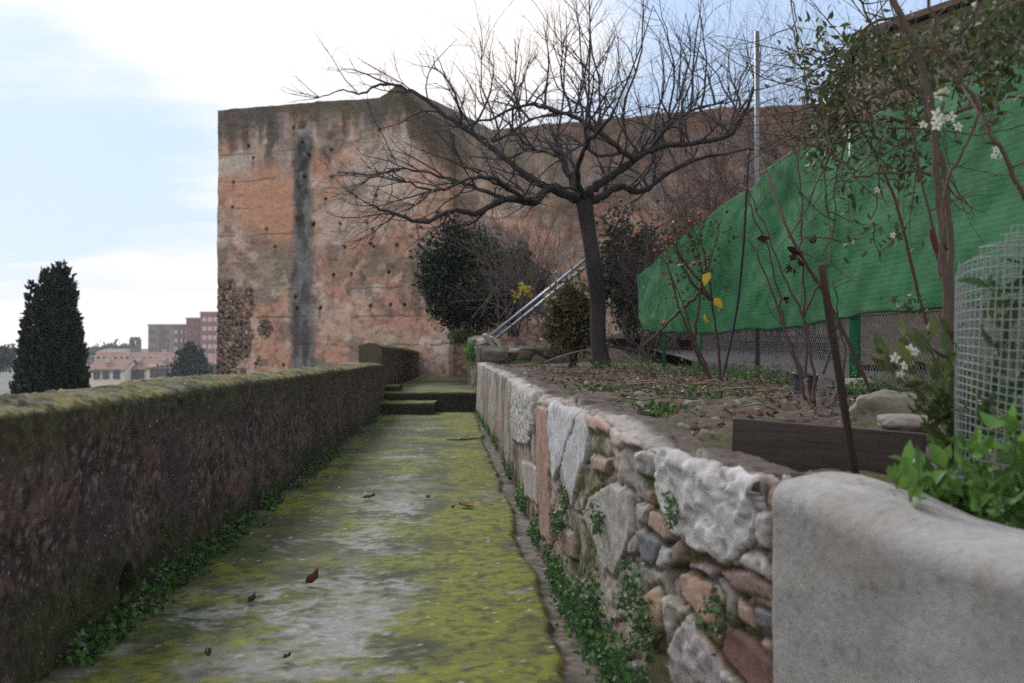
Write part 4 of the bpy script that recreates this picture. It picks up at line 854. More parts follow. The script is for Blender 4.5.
def thicket(name, c, r, n, label, col, ln=(.8, 1.6), rad=.012, lvl=1, sub=6, group=None, zf=None, grav=-.02):
    zf = c[2] - r[2] if zf is None else zf
    root = empty(name, (c[0], c[1], zf), label, 'bush', group); mb = MB(); mb.col = col
    for i in range(n):
        b_ = np.array((c[0] + rng.normal() * r[0] * .35, c[1] + rng.normal() * r[1] * .35, zf)); q = np.array(c) + rng.normal(size=3) * np.array(r) * .55
        shoots(mb, b_, q - b_, np.linalg.norm(q - b_) * rng.uniform(.9, 1.3), rad, lvl + 1, sub, jit=.16, grav=grav, side=4)
    under(mb.build('stems', M['twig'], root), root); return root
thicket('bare_bush', atp(520, 245, 28), (1.3, .8, 1.7), 30, 'bare grey twiggy bush above the dark evergreen shrub', (.12, .092, .092))
thicket('bare_bush', atp(548, 250, 27), (1.1, .8, 1.9), 34, 'bare brownish bush between the evergreen shrub and the trunk', (.10, .075, .065))
thicket('bare_bush', atp(655, 300, 21), (.7, .5, 1.0), 16, 'bare tangled bush at the far end of the green netting', (.10, .08, .065), rad=.009)
thicket('dry_bush', atp(905, 342, 10.8), (.8, .4, .35), 22, 'low dry tangled bush behind the chain link right of the green post', (.13, .11, .06), rad=.006, zf=.75)
thicket('dry_bush', atp(985, 335, 9.0), (.7, .4, .4), 18, 'low dry tangled bush behind the plastic mesh roll', (.10, .08, .06), rad=.006, zf=.70)
# bramble bank behind the net
bramble_labels = ['purplish bramble thicket directly right of the tree crown', 'purplish bramble thicket behind the tall galvanised pole', 'purplish bramble thicket behind the leafy climber', 'low purplish bramble thicket behind the sagging end of the netting', 'bramble thicket furthest right behind the netting']
for (px, py, d, rx, rz_, n), lb in zip(((705, 180, 23, 1.3, 1.5, 46), (775, 165, 21, 1.3, 1.6, 50), (850, 150, 19, 1.5, 1.6, 44), (665, 230, 23, 1.1, 1.2, 34), (960, 120, 17, 1.8, 1.7, 34)), bramble_labels):
    thicket('bramble_thicket', atp(px, py, d), (rx, .9, rz_), n, lb, (.075, .045, .05), rad=.010, group='bramble thickets behind the netting', zf=float(rz(0, d)) - .1)
# earth bank the brambles grow on
bx_ = np.linspace(0, 1, 90); bv = np.linspace(0, 1, 40); A, V = np.meshgrid(bx_, bv, indexing='ij')
pA = np.array(P(590, 357, 25.5)[:2]); pB = np.array(P(1250, 357, 16)[:2])
base = pA + (pB - pA) * A[..., None]; nrm_ = np.array((-(pB - pA)[1], (pB - pA)[0])); nrm_ = nrm_ / np.linalg.norm(nrm_)
hh = (1 - np.cos(V * math.pi)) / 2 * (1.2 + 1.9 * sst(A, .05, .3)); Bk = base + nrm_ * (V[..., None] * 5.0)
Zb = rz(0, base[..., 1]) + .2 + hh + (fbm(Bk[..., 0] * .9, Bk[..., 1] * .9, seed=231) - .5) * .8 * V
cb = mixc((.05, .035, .03), (.085, .065, .045), fbm(Bk[..., 0] * 3, Bk[..., 1] * 3, seed=232)); cb = mixc(cb, (.045, .055, .02), sst(fbm(Bk[..., 0], Bk[..., 1], seed=233), .5, .6) * .7)
tag(grid('bank', np.stack([Bk[..., 0], Bk[..., 1], Zb], -1), cb, M['soil']), kind='structure')
# ================================================================== LADDER, BRICKS, UPPER CLUTTER
la, lb_ = np.array(P(490, 336, 24.6)), np.array(P(590, 256, 24.9))
lad = empty('ladder', tuple(la), 'aluminium ladder leaning at a slant against the trunk, seen edge on', 'ladder')
off = np.array((.10, .36, -.06))
for k in (0, 1):
    mb = MB(); mb.col = (.30, .34, .40); mb.tube([la + off * k, lb_ + off * k], .03, 6); under(mb.build('rail', M['steel'], lad), lad)
for t in np.linspace(.06, .96, 9):
    p = la + (lb_ - la) * t; mb = MB(); mb.col = (.45, .48, .52); mb.tube([p, p + off], .014, 6); under(mb.build('rung', M['steel'], lad), lad)
for i, (px, py, rz_, ry_, lbl) in enumerate(((489, 341, .3, .6, 'pale slab tilted at the ladder foot, left one'), (496, 343, .2, .7, 'pale slab tilted at the ladder foot, right one'))):
    p = P(px, py, 24.3); mb = MB(); mb.col = (.36, .34, .30); mb.box(p, (.06, .3, .34), rz_, 0, -ry_, .01); tag(mb.build('paving_slab', M['cement']), lbl, 'slab', 'paving slabs by the ladder')
def rock(name, c, size, col, label, cat='stone', group=None, seed=0, flat=1.0, mat='rubble'):
    import bmesh
    bm = bmesh.new(); bmesh.ops.create_icosphere(bm, subdivisions=4, radius=1)
    V = np.array([v.co[:] for v in bm.verts]); n = V / np.linalg.norm(V, axis=1)[:, None]
    q = np.sign(n) * np.abs(n) ** .72                                       # blocky
    dsp = 1 + (fbm(q[:, 0] * 1.3 + seed, q[:, 1] * 1.3, q[:, 2] * 1.3, seed=seed) - .5) * .7 + (fbm(q[:, 0] * 5, q[:, 1] * 5 + seed, q[:, 2] * 5, seed=seed + 1) - .5) * .15
    q = q * dsp[:, None] * np.array(size) * .5
    C = mixc(np.array(col) * .6, np.array(col) * 1.15, fbm(q[:, 0] * 9, q[:, 1] * 9, q[:, 2] * 9, seed=seed + 3))
    fc = np.array([[v.index for v in f.verts] for f in bm.faces]); bm.free()
    o = link(name, raw_mesh(name, q, fc, C, True), M[mat]); o.location = c; return tag(o, label, cat, group)
rock('stone', P(486, 352, 24.4), (.5, .35, .3), (.17, .15, .13), 'dark rough stone at the end of the low wall, beside the steps', seed=3)
rock('stone', P(497, 356, 23.2), (.55, .4, .28), (.12, .11, .10), 'dark grey boulder under the low wall behind the retaining wall', seed=5)
rock('stone', P(515, 351, 23.0), (.25, .2, .10), (.3, .28, .25), 'small pale flat stone on the low wall', seed=6)
# bright green tuft on the upper wall
rt = empty('green_tuft', P(474, 357, 25.0), 'bright green leafy tuft growing on the corner of the upper wall', 'plant')
p = ell_pts(900, P(474, 353, 24.7), (.16, .18, .24), clump=12, cr=.3); under(leaf_cloud('foliage', p, .05, G_BR, M['leaf'], rt), rt)
mb = MB(); mb.col = (.08, .12, .03); [mb.tube(wander(P(477, 362, 25.0), (rng.normal() * .3, rng.normal() * .3, 1), .3, 4, .15), .005, 4) for _ in range(8)]; under(mb.build('stems', M['twig'], rt), rt)
rt2 = empty('green_tuft', P(462, 336, 30), 'low dark green tuft on top of the far wall, beneath the evergreen shrub', 'plant')
p = ell_pts(700, P(462, 336, 30), (.42, .4, .2), clump=12, cr=.3); under(leaf_cloud('foliage', p, .07, [(.04, .08, .02), (.06, .11, .03)], M['leaf'], rt2), rt2)

# ================================================================== PLANK, STAKE, POT, ROCKS, BOARDS
def zq(px, py, d): return P(px, py, d)
pl_l, pl_r = np.array(P(733, 442, 4.3)), np.array(P(925, 456, 4.0))
ctr = (pl_l + pl_r) / 2; dx = pl_r - pl_l; mb = MB(); mb.col = (.066, .052, .048)
mb.box((0, 0, 0), (np.linalg.norm(dx), .032, .185), 0, 0, 0, .004)
o = mb.build('wooden_plank', M['wood']); o.location = ctr - np.array((0, 0, .012)); o.rotation_euler = (R(4), R(3.2), math.atan2(dx[1], dx[0])); tag(o, 'weathered dark plank set on edge in the soil, in front of the iron stake', 'plank')
mb = MB(); mb.col = (.045, .030, .028)
s0, s1 = np.array(P(858, 492, 3.75)), np.array(P(821, 264, 3.6)); mb.tube([s0 + (s1 - s0) * t for t in np.linspace(0, 1, 12)], [.0125 + .0009 * math.sin(i * 1.7) for i in range(12)], 12)
tag(mb.build('iron_stake', M['rust']), 'rusty iron stake leaning, driven into the soil by the plank', 'stake')
px_, py_, pz_ = P(804, 398, 9.6)
mb = MB(); mb.col = (.045, .05, .065); ring = [(.085, .0), (.095, .08), (.10, .13), (.108, .133), (.108, .148), (.098, .148), (.09, .10)]
n = 24; pts = []; fs = []
for i, (r_, z_) in enumerate(ring):
    for k in range(n): pts.append((r_ * math.cos(2 * math.pi * k / n), r_ * math.sin(2 * math.pi * k / n), z_))
for i in range(len(ring) - 1):
    for k in range(n): fs.append((i * n + k, i * n + (k + 1) % n, (i + 1) * n + (k + 1) % n, (i + 1) * n + k))
fs.append(tuple(range((len(ring) - 1) * n, len(ring) * n))); mb.poly(pts, fs, True)
o = mb.build('plant_pot', M['plastic']); o.location = (px_, py_, float(gz(0, py_)) - .0); o.rotation_euler = (R(4), R(5), 0); tag(o, 'dark grey plastic plant pot standing on the soil near the fence', 'pot')
g_ = 'pale boards on the soil by the fence'
for (px, py, d, L_, w_, col, rz_, lb) in ((895, 402, 8.0, .62, .05, (.42, .33, .22), .05, 'pale yellowish board lying behind the big rock'), (962, 408, 7.0, .45, .06, (.40, .31, .2), -.1, 'pale board lying to the right of the big rock'), (872, 404, 7.9, .3, .07, (.44, .36, .25), .1, 'short pale board end beside the diagonal stick')):
    x, y, z = P(px, py, d); mb = MB(); mb.col = col; mb.box((x, y, z), (L_, .14, w_), rz_, 0, 0, .004); tag(mb.build('board', M['wood']), lb, 'board', g_)
rock('rock', P(893, 413, 5.6), (.36, .26, .19), (.24, .215, .175), 'large rough tan rock on the soil behind the plank', seed=11)
rock('rock', P(908, 424, 5.0), (.26, .2, .08), (.30, .265, .235), 'flatter pale pinkish rock in front of the larger one', seed=14)
rock('rock', P(662, 429, 6.4), (.16, .12, .08), (.34, .31, .29), 'fist sized pale stone on the soil just behind the retaining wall', seed=17)
rock('rock', P(748, 382, 12.6), (.55, .3, .10), (.27, .25, .22), 'flat grey stone lying at the foot of the galvanised post', seed=19)
rock('rock', P(728, 394, 11.0), (.16, .14, .12), (.10, .09, .09), 'dark round stone at the foot of the rose bush', seed=21)
rock('rock', P(855, 386, 9.3), (.28, .2, .12), (.34, .33, .30), 'pale lump of concrete at the foot of the green post', seed=23)
# small loose stones on the soil
lbls = [(690, 418, 7.2, 'pebble lying left of the plank'), (640, 404, 8.6, 'pebble in the middle of the bare soil'), (705, 404, 9.0, 'pebble lying in front of the rose bush')]
for i, (a, b_, d, lb) in enumerate(lbls):
    x, y, z = P(a, b_, d); rock('pebble', (x, y, float(gz(x, y)) + .02), (.07, .06, .045), (.3, .27, .25), lb, group='pebbles on the soil', seed=30 + i)

# ================================================================== ROSE BUSH AND STEMS BY THE FENCE
def stem_line(mb, pts, d0, r0, r1, n=6, jit=.006, k=5):
    L3 = smooth_line([P(a, b_, d0 + (c if c else 0)) for a, b_, c in [(*p, 0) if len(p) == 2 else p for p in pts]], k)
    L3 = [np.array(p) + rng.normal(size=3) * jit * (i > 0) for i, p in enumerate(L3)]
    m = len(L3); mb.tube(L3, [r0 + (r1 - r0) * i / (m - 1) for i in range(m)], n); return L3
rb = empty('rose_bush', P(722, 396, 11.4), 'thorny rose bush with red hips and a few yellow leaves before the netting', 'bush')
mb = MB(); mb.col = (.075, .035, .035); D = 11.4; Ls = []
for pts in ([(724, 396), (710, 378), (695, 340), (684, 308), (670, 272)], [(721, 394), (718, 350), (712, 300), (709, 270), (716, 240), (722, 220)], [(722, 395), (700, 360), (680, 310), (668, 268), (655, 250)], [(695, 340), (697, 312), (702, 280), (698, 250), (688, 230)], [(684, 308), (700, 290), (706, 262), (700, 235), (708, 215)], [(710, 300), (690, 280), (676, 250), (668, 235)], [(680, 310), (660, 330), (645, 345)], [(712, 300), (700, 282), (684, 262), (676, 240), (690, 222)]):
    Ls.append(stem_line(mb, pts, D + rng.uniform(-.15, .15), .016, .004))
for L3 in Ls:
    for j in range(5):
        i = int(rng.integers(len(L3) // 3, len(L3) - 1)); shoots(mb, L3[i], np.array((rng.normal(), rng.normal(), .6)), rng.uniform(.15, .4), .003, 1, 2)
under(mb.build('stems', M['twig'], rb), rb)
pp = np.concatenate([np.array(L3)[len(L3) // 2:] for L3 in Ls]); pp = np.repeat(pp, 4, 0) + rng.normal(size=(len(pp) * 4, 3)) * np.array((.10, .10, .09)); pp = pp[pp[:, 2] > P(0, 300, D)[2]]
under(leaf_cloud('foliage', pp, .05, [(.05, .07, .025), (.07, .09, .03), (.035, .055, .02), (.12, .07, .03)], M['leaf'], rb, elong=1.7), rb)
for a, b_ in ((710, 277), (719, 308), (714, 303), (702, 322), (705, 318)):
    under(leaf_cloud('yellow_leaf', [P(a, b_ - 5, D - .1)] * 1, .11, [(.62, .42, .04)], M['leaf'], rb, elong=1.5, droop=2.0), rb)
for a, b_ in ((699, 214), (671, 238), (655, 251), (636, 233), (664, 323), (700, 262), (690, 222)):
    mb = MB(); mb.col = (.35, .03, .03); c = np.array(P(a, b_, D)); mb.tube([c - (0, 0, .018), c - (0, 0, .012), c, c + (0, 0, .012), c + (0, 0, .018)], [.004, .015, .02, .015, .005], 8); under(mb.build('rose_hip', M['paint'], rb), rb)
# tall cane clump from the pruned stump
st_ = empty('pruned_stump', P(818, 412, 7.4), 'pruned grey stump with tall thin whips rising before the netting', 'shrub'); D = 7.4
mb = MB(); mb.col = (.23, .19, .19)
for pts, r_ in (([(820, 414), (821, 395), (821, 376)], .022), ([(822, 416), (835, 398), (842, 380)], .022), ([(815, 412), (809, 400), (806, 378)], .014), ([(826, 414), (828, 400), (824, 384)], .018), ([(818, 414), (806, 410), (795, 402)], .012)):
    stem_line(mb, pts, D, r_, r_ * .8, 9)
under(mb.build('trunk', M['bark'], st_), st_)
mb = MB(); mb.col = (.085, .058, .052)
whips = [[(812, 404), (800, 370), (785, 330), (778, 290), (765, 240), (752, 212), (745, 186), (733, 180)], [(808, 402), (806, 350), (804, 290), (800, 240), (802, 200), (797, 160), (806, 90), (800, 40)], [(815, 404), (812, 363), (803, 318), (790, 290), (776, 253), (761, 217), (746, 187)], [(806, 400), (795, 360), (775, 300), (757, 255), (748, 235)], [(822, 378), (835, 330), (838, 300), (832, 280)], [(843, 382), (845, 350), (835, 320)], [(803, 318), (815, 290), (828, 265), (832, 248)]]
WL = [stem_line(mb, w_, D + rng.uniform(-.2, .2), .010, .003) for w_ in whips]
for L3 in WL:
    for j in range(3):
        i = int(rng.integers(len(L3) // 3, len(L3) - 1)); shoots(mb, L3[i], np.array((rng.normal(), rng.normal(), .5)), rng.uniform(.12, .3), .003, 1, 2)
under(mb.build('whips', M['twig'], st_), st_)
for a, b_, s_ in ((793, 253, 1.1), (766, 238, .9), (813, 237, .8), (785, 298, .7), (800, 262, .6), (790, 268, .9)):
    c = np.array(P(a, b_, D - .05)); under(leaf_cloud('withered_leaf', c + rng.normal(size=(10, 3)) * .010 * s_, .05 * s_, [(.04, .015, .02), (.06, .02, .02)], M['dry'], st_, elong=1.5, droop=1.0), st_)
# long diagonal sticks
def stick(name, pts, d, r0, r1, col, label, cat='stick', mat='twig'):
    mb = MB(); mb.col = col; stem_line(mb, pts, d, r0, r1, 8, jit=.002); return tag(mb.build(name, M[mat]), label, cat)
stick('stick', [(877, 405), (845, 335), (822, 290), (790, 235), (766, 170, .4), (757, 150, .6)], 7.6, .013, .007, (.085, .05, .042), 'long reddish brown stick slanting across the netting down to the stump')
stick('stick', [(930, 335), (915, 280), (901, 220), (885, 175), (862, 130), (845, 95)], 6.0, .009, .006, (.10, .052, .042), 'thin reddish stick slanting over the middle of the netting')
stick('stick', [(949, 302), (941, 265), (932, 229)], 4.4, .0135, .0115, (.11, .02, .022), 'short thick dark red cane tip in front of the netting')
mb = MB(); mb.col = (.10, .06, .055)

# ================================================================== GREEN CLIMBER AT UPPER RIGHT
cl = empty('climbing_shrub', P(945, 440, 4.0), 'tall leafy climber with grey canes and small white blossoms in front of the netting', 'shrub')
mb = MB(); mb.col = (.13, .10, .085)
canes = [([(948, 450), (949, 400), (946, 300), (940, 205), (934, 125), (920, 60), (900, 15), (884, -20)], 4.0, .015, .011), ([(953, 450), (955, 395), (952, 290), (947, 190), (930, 120), (917, 60)], 4.1, .012, .008)]
CL = [stem_line(mb, a, d, r0, r1, 10, jit=.003) for a, d, r0, r1 in canes]
under(mb.build('cane', M['bark'], cl), cl)
mb = MB(); mb.col = (.095, .062, .046)
sh = [([(1040, 215), (1010, 165), (980, 115), (955, 65), (940, 35), (926, -10)], 3.2, .0075, .0045), ([(947, 250), (945, 185), (965, 150), (985, 90), (990, 40), (1000, -10)], 3.9, .006, .003), ([(948, 300), (935, 240), (918, 160), (905, 90), (898, 20)], 4.4, .006, .004),
      ([(945, 180), (900, 170), (862, 176), (840, 160), (815, 140)], 4.6, .006, .003), ([(934, 130), (890, 118), (850, 122), (830, 128), (800, 160)], 5.0, .008, .003), ([(920, 60), (880, 60), (840, 85), (820, 110), (805, 100)], 5.0, .008, .003), ([(900, 15), (860, 30), (830, 60), (800, 50), (780, 53)], 5.2, .007, .002), ([(934, 125), (960, 110), (1000, 100), (1040, 95)], 4.2, .007, .004), ([(920, 60), (960, 40), (1000, 30), (1040, 10)], 4.2, .008, .004), ([(930, 90), (890, 90), (860, 110), (835, 145), (790, 240)], 5.3, .006, .003), ([(850, 122), (838, 170), (832, 230), (820, 262)], 5.4, .005, .002), ([(870, 118), (878, 170), (872, 230), (880, 260)], 5.2, .004, .002), ([(830, 128), (826, 180), (830, 230)], 5.6, .004, .002), ([(800, 60), (794, 20), (790, -20)], 5.4, .004, .002), ([(884, 60), (870, 20), (850, -20)], 4.6, .006, .003)]
SHL = [stem_line(mb, a, d, r0, r1, 7) for a, d, r0, r1 in sh]
for L3 in SHL:
    for j in range(6):
        i = int(rng.integers(1, len(L3) - 1)); shoots(mb, L3[i], np.array((rng.normal(), rng.normal(), rng.normal() * .7)), rng.uniform(.15, .45), .003, 1, 3)
for _ in range(60):                              # tangle of thin stems at the top of the net
    a = rng.uniform(800, 960); b_ = rng.uniform(50, 140); q = np.array(P(a, b_, rng.uniform(4.6, 6.0))); shoots(mb, q, np.array((rng.normal(), rng.normal() * .5, rng.normal() * .8)), rng.uniform(.3, .8), .0035, 1, 3)
under(mb.build('branchwork', M['twig'], cl), cl)
pts = []; 
for a, b_, sx, sy, n, d0, d1 in ((835, 95, 34, 30, 420, 4.8, 5.8), (870, 60, 40, 32, 340, 4.4, 5.6), (820, 55, 28, 30, 110, 4.8, 5.4), (900, 130, 40, 25, 200, 4.4, 5.4), (950, 60, 50, 30, 300, 3.8, 4.8), (1000, 30, 40, 30, 320, 3.4, 4.4), (985, 100, 30, 25, 90, 3.8, 4.6), (850, 190, 16, 50, 70, 5.0, 5.5), (905, 170, 26, 26, 100, 4.6, 5.2), (880, 235, 34, 16, 34, 5.0, 5.3), (905, 305, 24, 8, 34, 5, 5.4), (820, 160, 16, 14, 60, 5.2, 5.7), (835, 130, 24, 18, 150, 5, 5.6), (1000, 40, 40, 40, 420, 3.6, 4.6), (900, 60, 50, 34, 300, 4.4, 5.2)):
    for _ in range(int(n * 1.0)): pts.append(P(a + rng.normal() * sx * .6, b_ + rng.normal() * sy * .6, rng.uniform(d0, d1)))
under(leaf_cloud('foliage', pts, .040, [(.05, .075, .03), (.08, .105, .045), (.04, .06, .025), (.11, .125, .03), (.09, .075, .035), (.05, .07, .04)], M['leaf'], cl, elong=2.6), cl)
def blossom(px, py, d, s, parent, n=5):
    c = np.array(P(px, py, d)); mb = MB(); mb.col = (.72, .72, .66)
    from mathutils import Vector
    ax = Vector((rng.normal() * .4, -1, rng.normal() * .4)).normalized(); u = ax.orthogonal().normalized(); v = ax.cross(u)
    for k in range(n):
        an = 2 * math.pi * k / n + rng.uniform(-.2, .2); e = u * math.cos(an) + v * math.sin(an); f_ = ax.cross(e); cc = Vector(c)
        p = [cc, cc + e * s * .5 + f_ * s * .28 + ax * s * .12, cc + e * s + ax * s * .05, cc + e * s * .5 - f_ * s * .28 + ax * s * .12, cc + e * s * .55 + ax * s * .2]
        mb.poly(p, [(0, 1, 4), (1, 2, 4), (2, 3, 4), (3, 0, 4)])
    mb.col = (.5, .42, .1); mb.tube([c, c + np.array(ax) * s * .3], s * .12, 6)
    return under(mb.build('blossom', M['petal'], parent), parent)
for a, b_, d, s_ in ((939, 95, 4.0, .024), (945, 92, 4.0, .02), (937, 115, 3.95, .028), (936, 125, 3.9, .024), (951, 117, 3.95, .022), (958, 127, 3.9, .02), (923, 125, 4, .018), (930, 100, 4, .018), (942, 120, 4, .02), (996, 150, 3.9, .018), (1003, 155, 3.9, .014), (994, 156, 3.9, .014), (893, 235, 5, .016), (877, 190, 5, .016)):
    blossom(a, b_, d, s_, cl)

# ================================================================== FOREGROUND PLANTS BY THE PLASTIC MESH
def leafy(name, foot, stems, label, leaf, cols, cat='plant', group=None, per=9, spread=.05, scol=(.10, .16, .05), elong=2.8, wig=.006):
    root = empty(name, foot, label, cat, group); mb = MB(); mb.col = scol; lp = []; ld = []
    for a, b_, d, a2, b2, d2 in stems:
        p = np.array(P(a, b_, d)); q = np.array(P(a2, b2, d2)); mid = (p + q) / 2 + np.array((rng.normal() * .02, rng.normal() * .02, .02))
        L3 = smooth_line([p, mid, q], 6); mb.tube(L3, [.0035 - .002 * i / len(L3) for i in range(len(L3))], 5)
        for i in range(per):
            t = .2 + .8 * i / (per - 1); k = min(int(t * (len(L3) - 1)), len(L3) - 2); c = L3[k]; ax = (L3[k + 1] - L3[k]); ax /= np.linalg.norm(ax)
            an = i * 2.4 + rng.uniform(-.3, .3); u = np.cross(ax, (0, 1, .3)); u /= np.linalg.norm(u); v = np.cross(ax, u); e = u * math.cos(an) + v * math.sin(an)
            lp.append(c); ld.append(ax * (.5 + t * .6) + e * (1.1 - t * .4))
    under(mb.build('stems', M['twig'], root), root)
    under(leaf_cloud('foliage', lp, leaf, cols, M['leaf'], root, dirs=ld, elong=elong, fold=.35), root); return root
D = 3.0
stems = [(a + 10, 570, D + rng.uniform(-.2, .3), a + rng.uniform(-22, 14), b_ + rng.uniform(-22, 10), D + rng.uniform(-.3, .3)) for _k in range(3) for a, b_ in [(905, 500), (915, 480), (925, 500), (935, 470), (945, 490), (960, 470), (965, 500), (980, 450), (985, 480), (1000, 500), (1005, 460), (1010, 440), (1020, 490), (1030, 430), (1035, 470), (1050, 450), (1060, 420), (1075, 460), (990, 505), (950, 510), (975, 515), (1015, 515), (1040, 510)]]
leafy('leafy_plant', P(980, 560, D), stems, 'lush bright green leafy plant spilling over the cement capped wall', .062, G_BR, elong=2.1, per=12)
stems = [(975, 470, 3.5, a, b_, d) for a, b_, d in ((935, 380, 3.4), (900, 330, 3.4), (925, 350, 3.5), (880, 345, 3.5), (950, 330, 3.4), (890, 372, 3.4), (940, 410, 3.4), (958, 365, 3.3), (915, 405, 3.5), (960, 395, 3.3), (985, 300, 3.5), (1005, 340, 3.5), (1020, 380, 3.5), (915, 340, 3.6), (905, 362, 3.3), (930, 372, 3.6), (945, 350, 3.3), (920, 395, 3.4), (935, 400, 3.6), (950, 420, 3.4), (965, 410, 3.2), (885, 355, 3.6), (925, 325, 3.5), (944, 440, 3.3))]
wf = leafy('flowering_plant', P(975, 480, 3.5), stems, 'olive green narrow leaved plant with white flower cluster left of the plastic mesh', .075, [(.075, .10, .03), (.10, .13, .04), (.06, .085, .03), (.13, .15, .05)], per=8)
for a, b_, s_ in ((909, 350, .020), (895, 358, .018), (905, 366, .018), (900, 374, .015), (915, 352, .014)): blossom(a, b_, 3.35, s_, wf)
wf2 = leafy('flowering_plant', P(905, 500, 3.2), [(905, 505, 3.2, 912, 468, 3.2), (902, 505, 3.2, 900, 478, 3.25)], 'small sprig with two white flowers low beside the lush green plant', .04, G_BR, per=5)
for a, b_, s_ in ((913, 464, .016), (909, 468, .013)): blossom(a, b_, 3.15, s_, wf2)
# rolled plastic mesh: a leaning open cylinder of square netting
cx_m, cy_m, rm = P(1068, 300, 3.25)[0], 3.25, .30
mr_ = empty('mesh_guard', (cx_m, cy_m, .62), 'roll of pale green square plastic mesh standing round the plants at the right edge', 'plant guard')
mb = MB(); mb.col = (.22, .26, .24); na_ = 84; nz_ = 40; zt0 = 1.50
def mp_(k, z):
    an = 2 * math.pi * k / na_; lean = (z - .7) * .04; bul = 1 + .03 * math.sin(an * 3 + z * 4)
    return (cx_m + rm * bul * math.cos(an) + lean, cy_m + rm * bul * math.sin(an), z + .018 * math.sin(an * 4 + 1) * (z - .6) + .02 * math.sin(z * 9 + an * 2))
def ztop_(k): return 1.42 + .16 * math.cos(2 * math.pi * k / na_)
for k in range(na_): mb.tube([mp_(k, z) for z in np.arange(.60, ztop_(k) - .02 + .14, .0235 * 2)], .0022, 4, cap=False)
for j in range(nz_):
    z = .62 + j * .0235; run = []
    for k in range(na_ + 1):
        if z <= ztop_(k % na_) + .11: run.append(mp_(k, z))
        else:
            if len(run) > 1: mb.tube(run, .0022, 4, cap=False)
            run = []
    if len(run) > 1: mb.tube(run, .0022, 4, cap=False)
under(mb.build('plastic_mesh', M['plastic'], mr_), mr_)
stems = [(1060 + rng.uniform(-30, 40), 520, 3.25, 1010 + rng.uniform(-30, 90), rng.uniform(250, 440), 3.25 + rng.uniform(-.15, .2)) for _ in range(16)]
leafy('guarded_plant', P(1060, 500, 3.25), stems, 'dark green bush growing inside the roll of plastic mesh', .07, [(.04, .085, .03), (.055, .11, .04), (.03, .06, .025)], per=14)

# ================================================================== LITTER, WEEDS
def scatter_leaf(name, n, fx, size, cols, mat, label, lift=.01, flat=True, kind='stuff', elong=1.6):
    p = np.array([fx() for _ in range(n)])
    if name in ('leaf_litter', 'weeds'): p[:, 2] += zsurfv(p[:, 0], p[:, 1])
    d = rng.normal(size=(n, 3)); d[:, 2] *= .25 if flat else 1
    o = leaf_cloud(name, p + (0, 0, lift), size, cols, mat, dirs=d, elong=elong, fold=.5); return tag(o, label, 'ground cover', kind=kind)
def f_lit():
    while True:
        y = 5 + 15 * rng.random() ** .8; x = float(xright(y)) + .35 + rng.random() * (3.0 - float(xright(y)) - .35)
        if vn(x * .9 + 5, y * .9, seed=301) + .35 * (math.exp(-((x - 1.9) / .7) ** 2 - ((y - 11) / 2.5) ** 2)) > rng.uniform(.35, .75): break
    return (x, y, float(gz(x, y)) + .02)
def zsurfv(a, b_): return gz(a, b_) + (fbm(a * .9, b_ * .9, seed=203) - .5) * .10 + (fbm(a * 6, b_ * 6, seed=201, oct=5) - .5) * .09
def zsurf(x, y):                                  # real surface height of the soil
    a = np.array([x]); b_ = np.array([y]); cl_ = fbm(a * 6, b_ * 6, seed=201, oct=5)[0]; bgv = fbm(a * .9, b_ * .9, seed=203)[0]
    return float(gz(x, y)) + (bgv - .5) * .10 + (cl_ - .5) * .09
_old = f_lit
def f_lit2():
    x, y, z = _old(); return (x, y, .004)
scatter_leaf('leaf_litter', 3600, f_lit2, .038, [(.15, .08, .05), (.20, .12, .08), (.09, .05, .035), (.24, .16, .11), (.12, .085, .065)], M['dry'], 'brown dead leaves scattered over the garden soil')
def f_weed():
    c = _wc[int(rng.integers(len(_wc)))]; x, y = c[0] + rng.normal() * c[2], c[1] + rng.normal() * c[2] * 1.4; return (x, y, abs(rng.normal()) * c[3])
_wc = []
for a, b_, d, s_, h_ in ((765, 378, 12, .18, .07), (740, 380, 12.5, .15, .06), (690, 377, 13.5, .25, .06), (660, 373, 15, .3, .06), (640, 368, 16.5, .35, .08), (620, 372, 16, .25, .07), (790, 388, 10.5, .15, .05), (640, 440, 5.6, .06, .02), (655, 425, 6.5, .08, .02), (610, 392, 9.5, .15, .02), (870, 388, 9.2, .1, .06), (850, 392, 8.8, .08, .05), (700, 404, 8.8, .2, .02), (745, 372, 14, .3, .08), (520, 352, 22.8, .3, .06), (720, 372, 13.5, .3, .08)):
    x, y, z = P(a, b_, d); _wc.append((x, y, s_, h_))
scatter_leaf('weeds', 2600, f_weed, .036, [(.06, .12, .03), (.09, .17, .04), (.05, .09, .025)], M['leaf'], 'low green weeds on the garden soil', flat=False)
# weeds along the foot of both walls
def f_left():
    while True:
        y = 4.2 * (23.5 / 4.2) ** rng.random()
        if vn(y * 1.7, 2.0, seed=310) > rng.uniform(.48, .60): break
    h_ = abs(rng.normal()) * .055; return (float(xleft(y)) + .02 + abs(rng.normal()) * .05 + .02, y, h_)
scatter_leaf('wall_foot_weeds', 2600, f_left, .028, [(.05, .12, .03), (.075, .17, .04), (.04, .09, .025), (.055, .10, .05)], M['leaf'], 'green weeds along the foot of the parapet', lift=0, flat=False, elong=1.4)
def f_right():
    while True:
        y = 3.7 * (23.5 / 3.7) ** rng.random()
        if vn(y * 2.2, 5.0, seed=312) + .12 * (y < 6) > rng.uniform(.50, .60): break
    big_ = .09 if y < 7 else .06; h_ = abs(rng.normal()) * big_; return (float(xright(y)) - .012 - abs(rng.normal()) * (.035 if y < 5.5 else .014) * (1 + h_), y, h_)
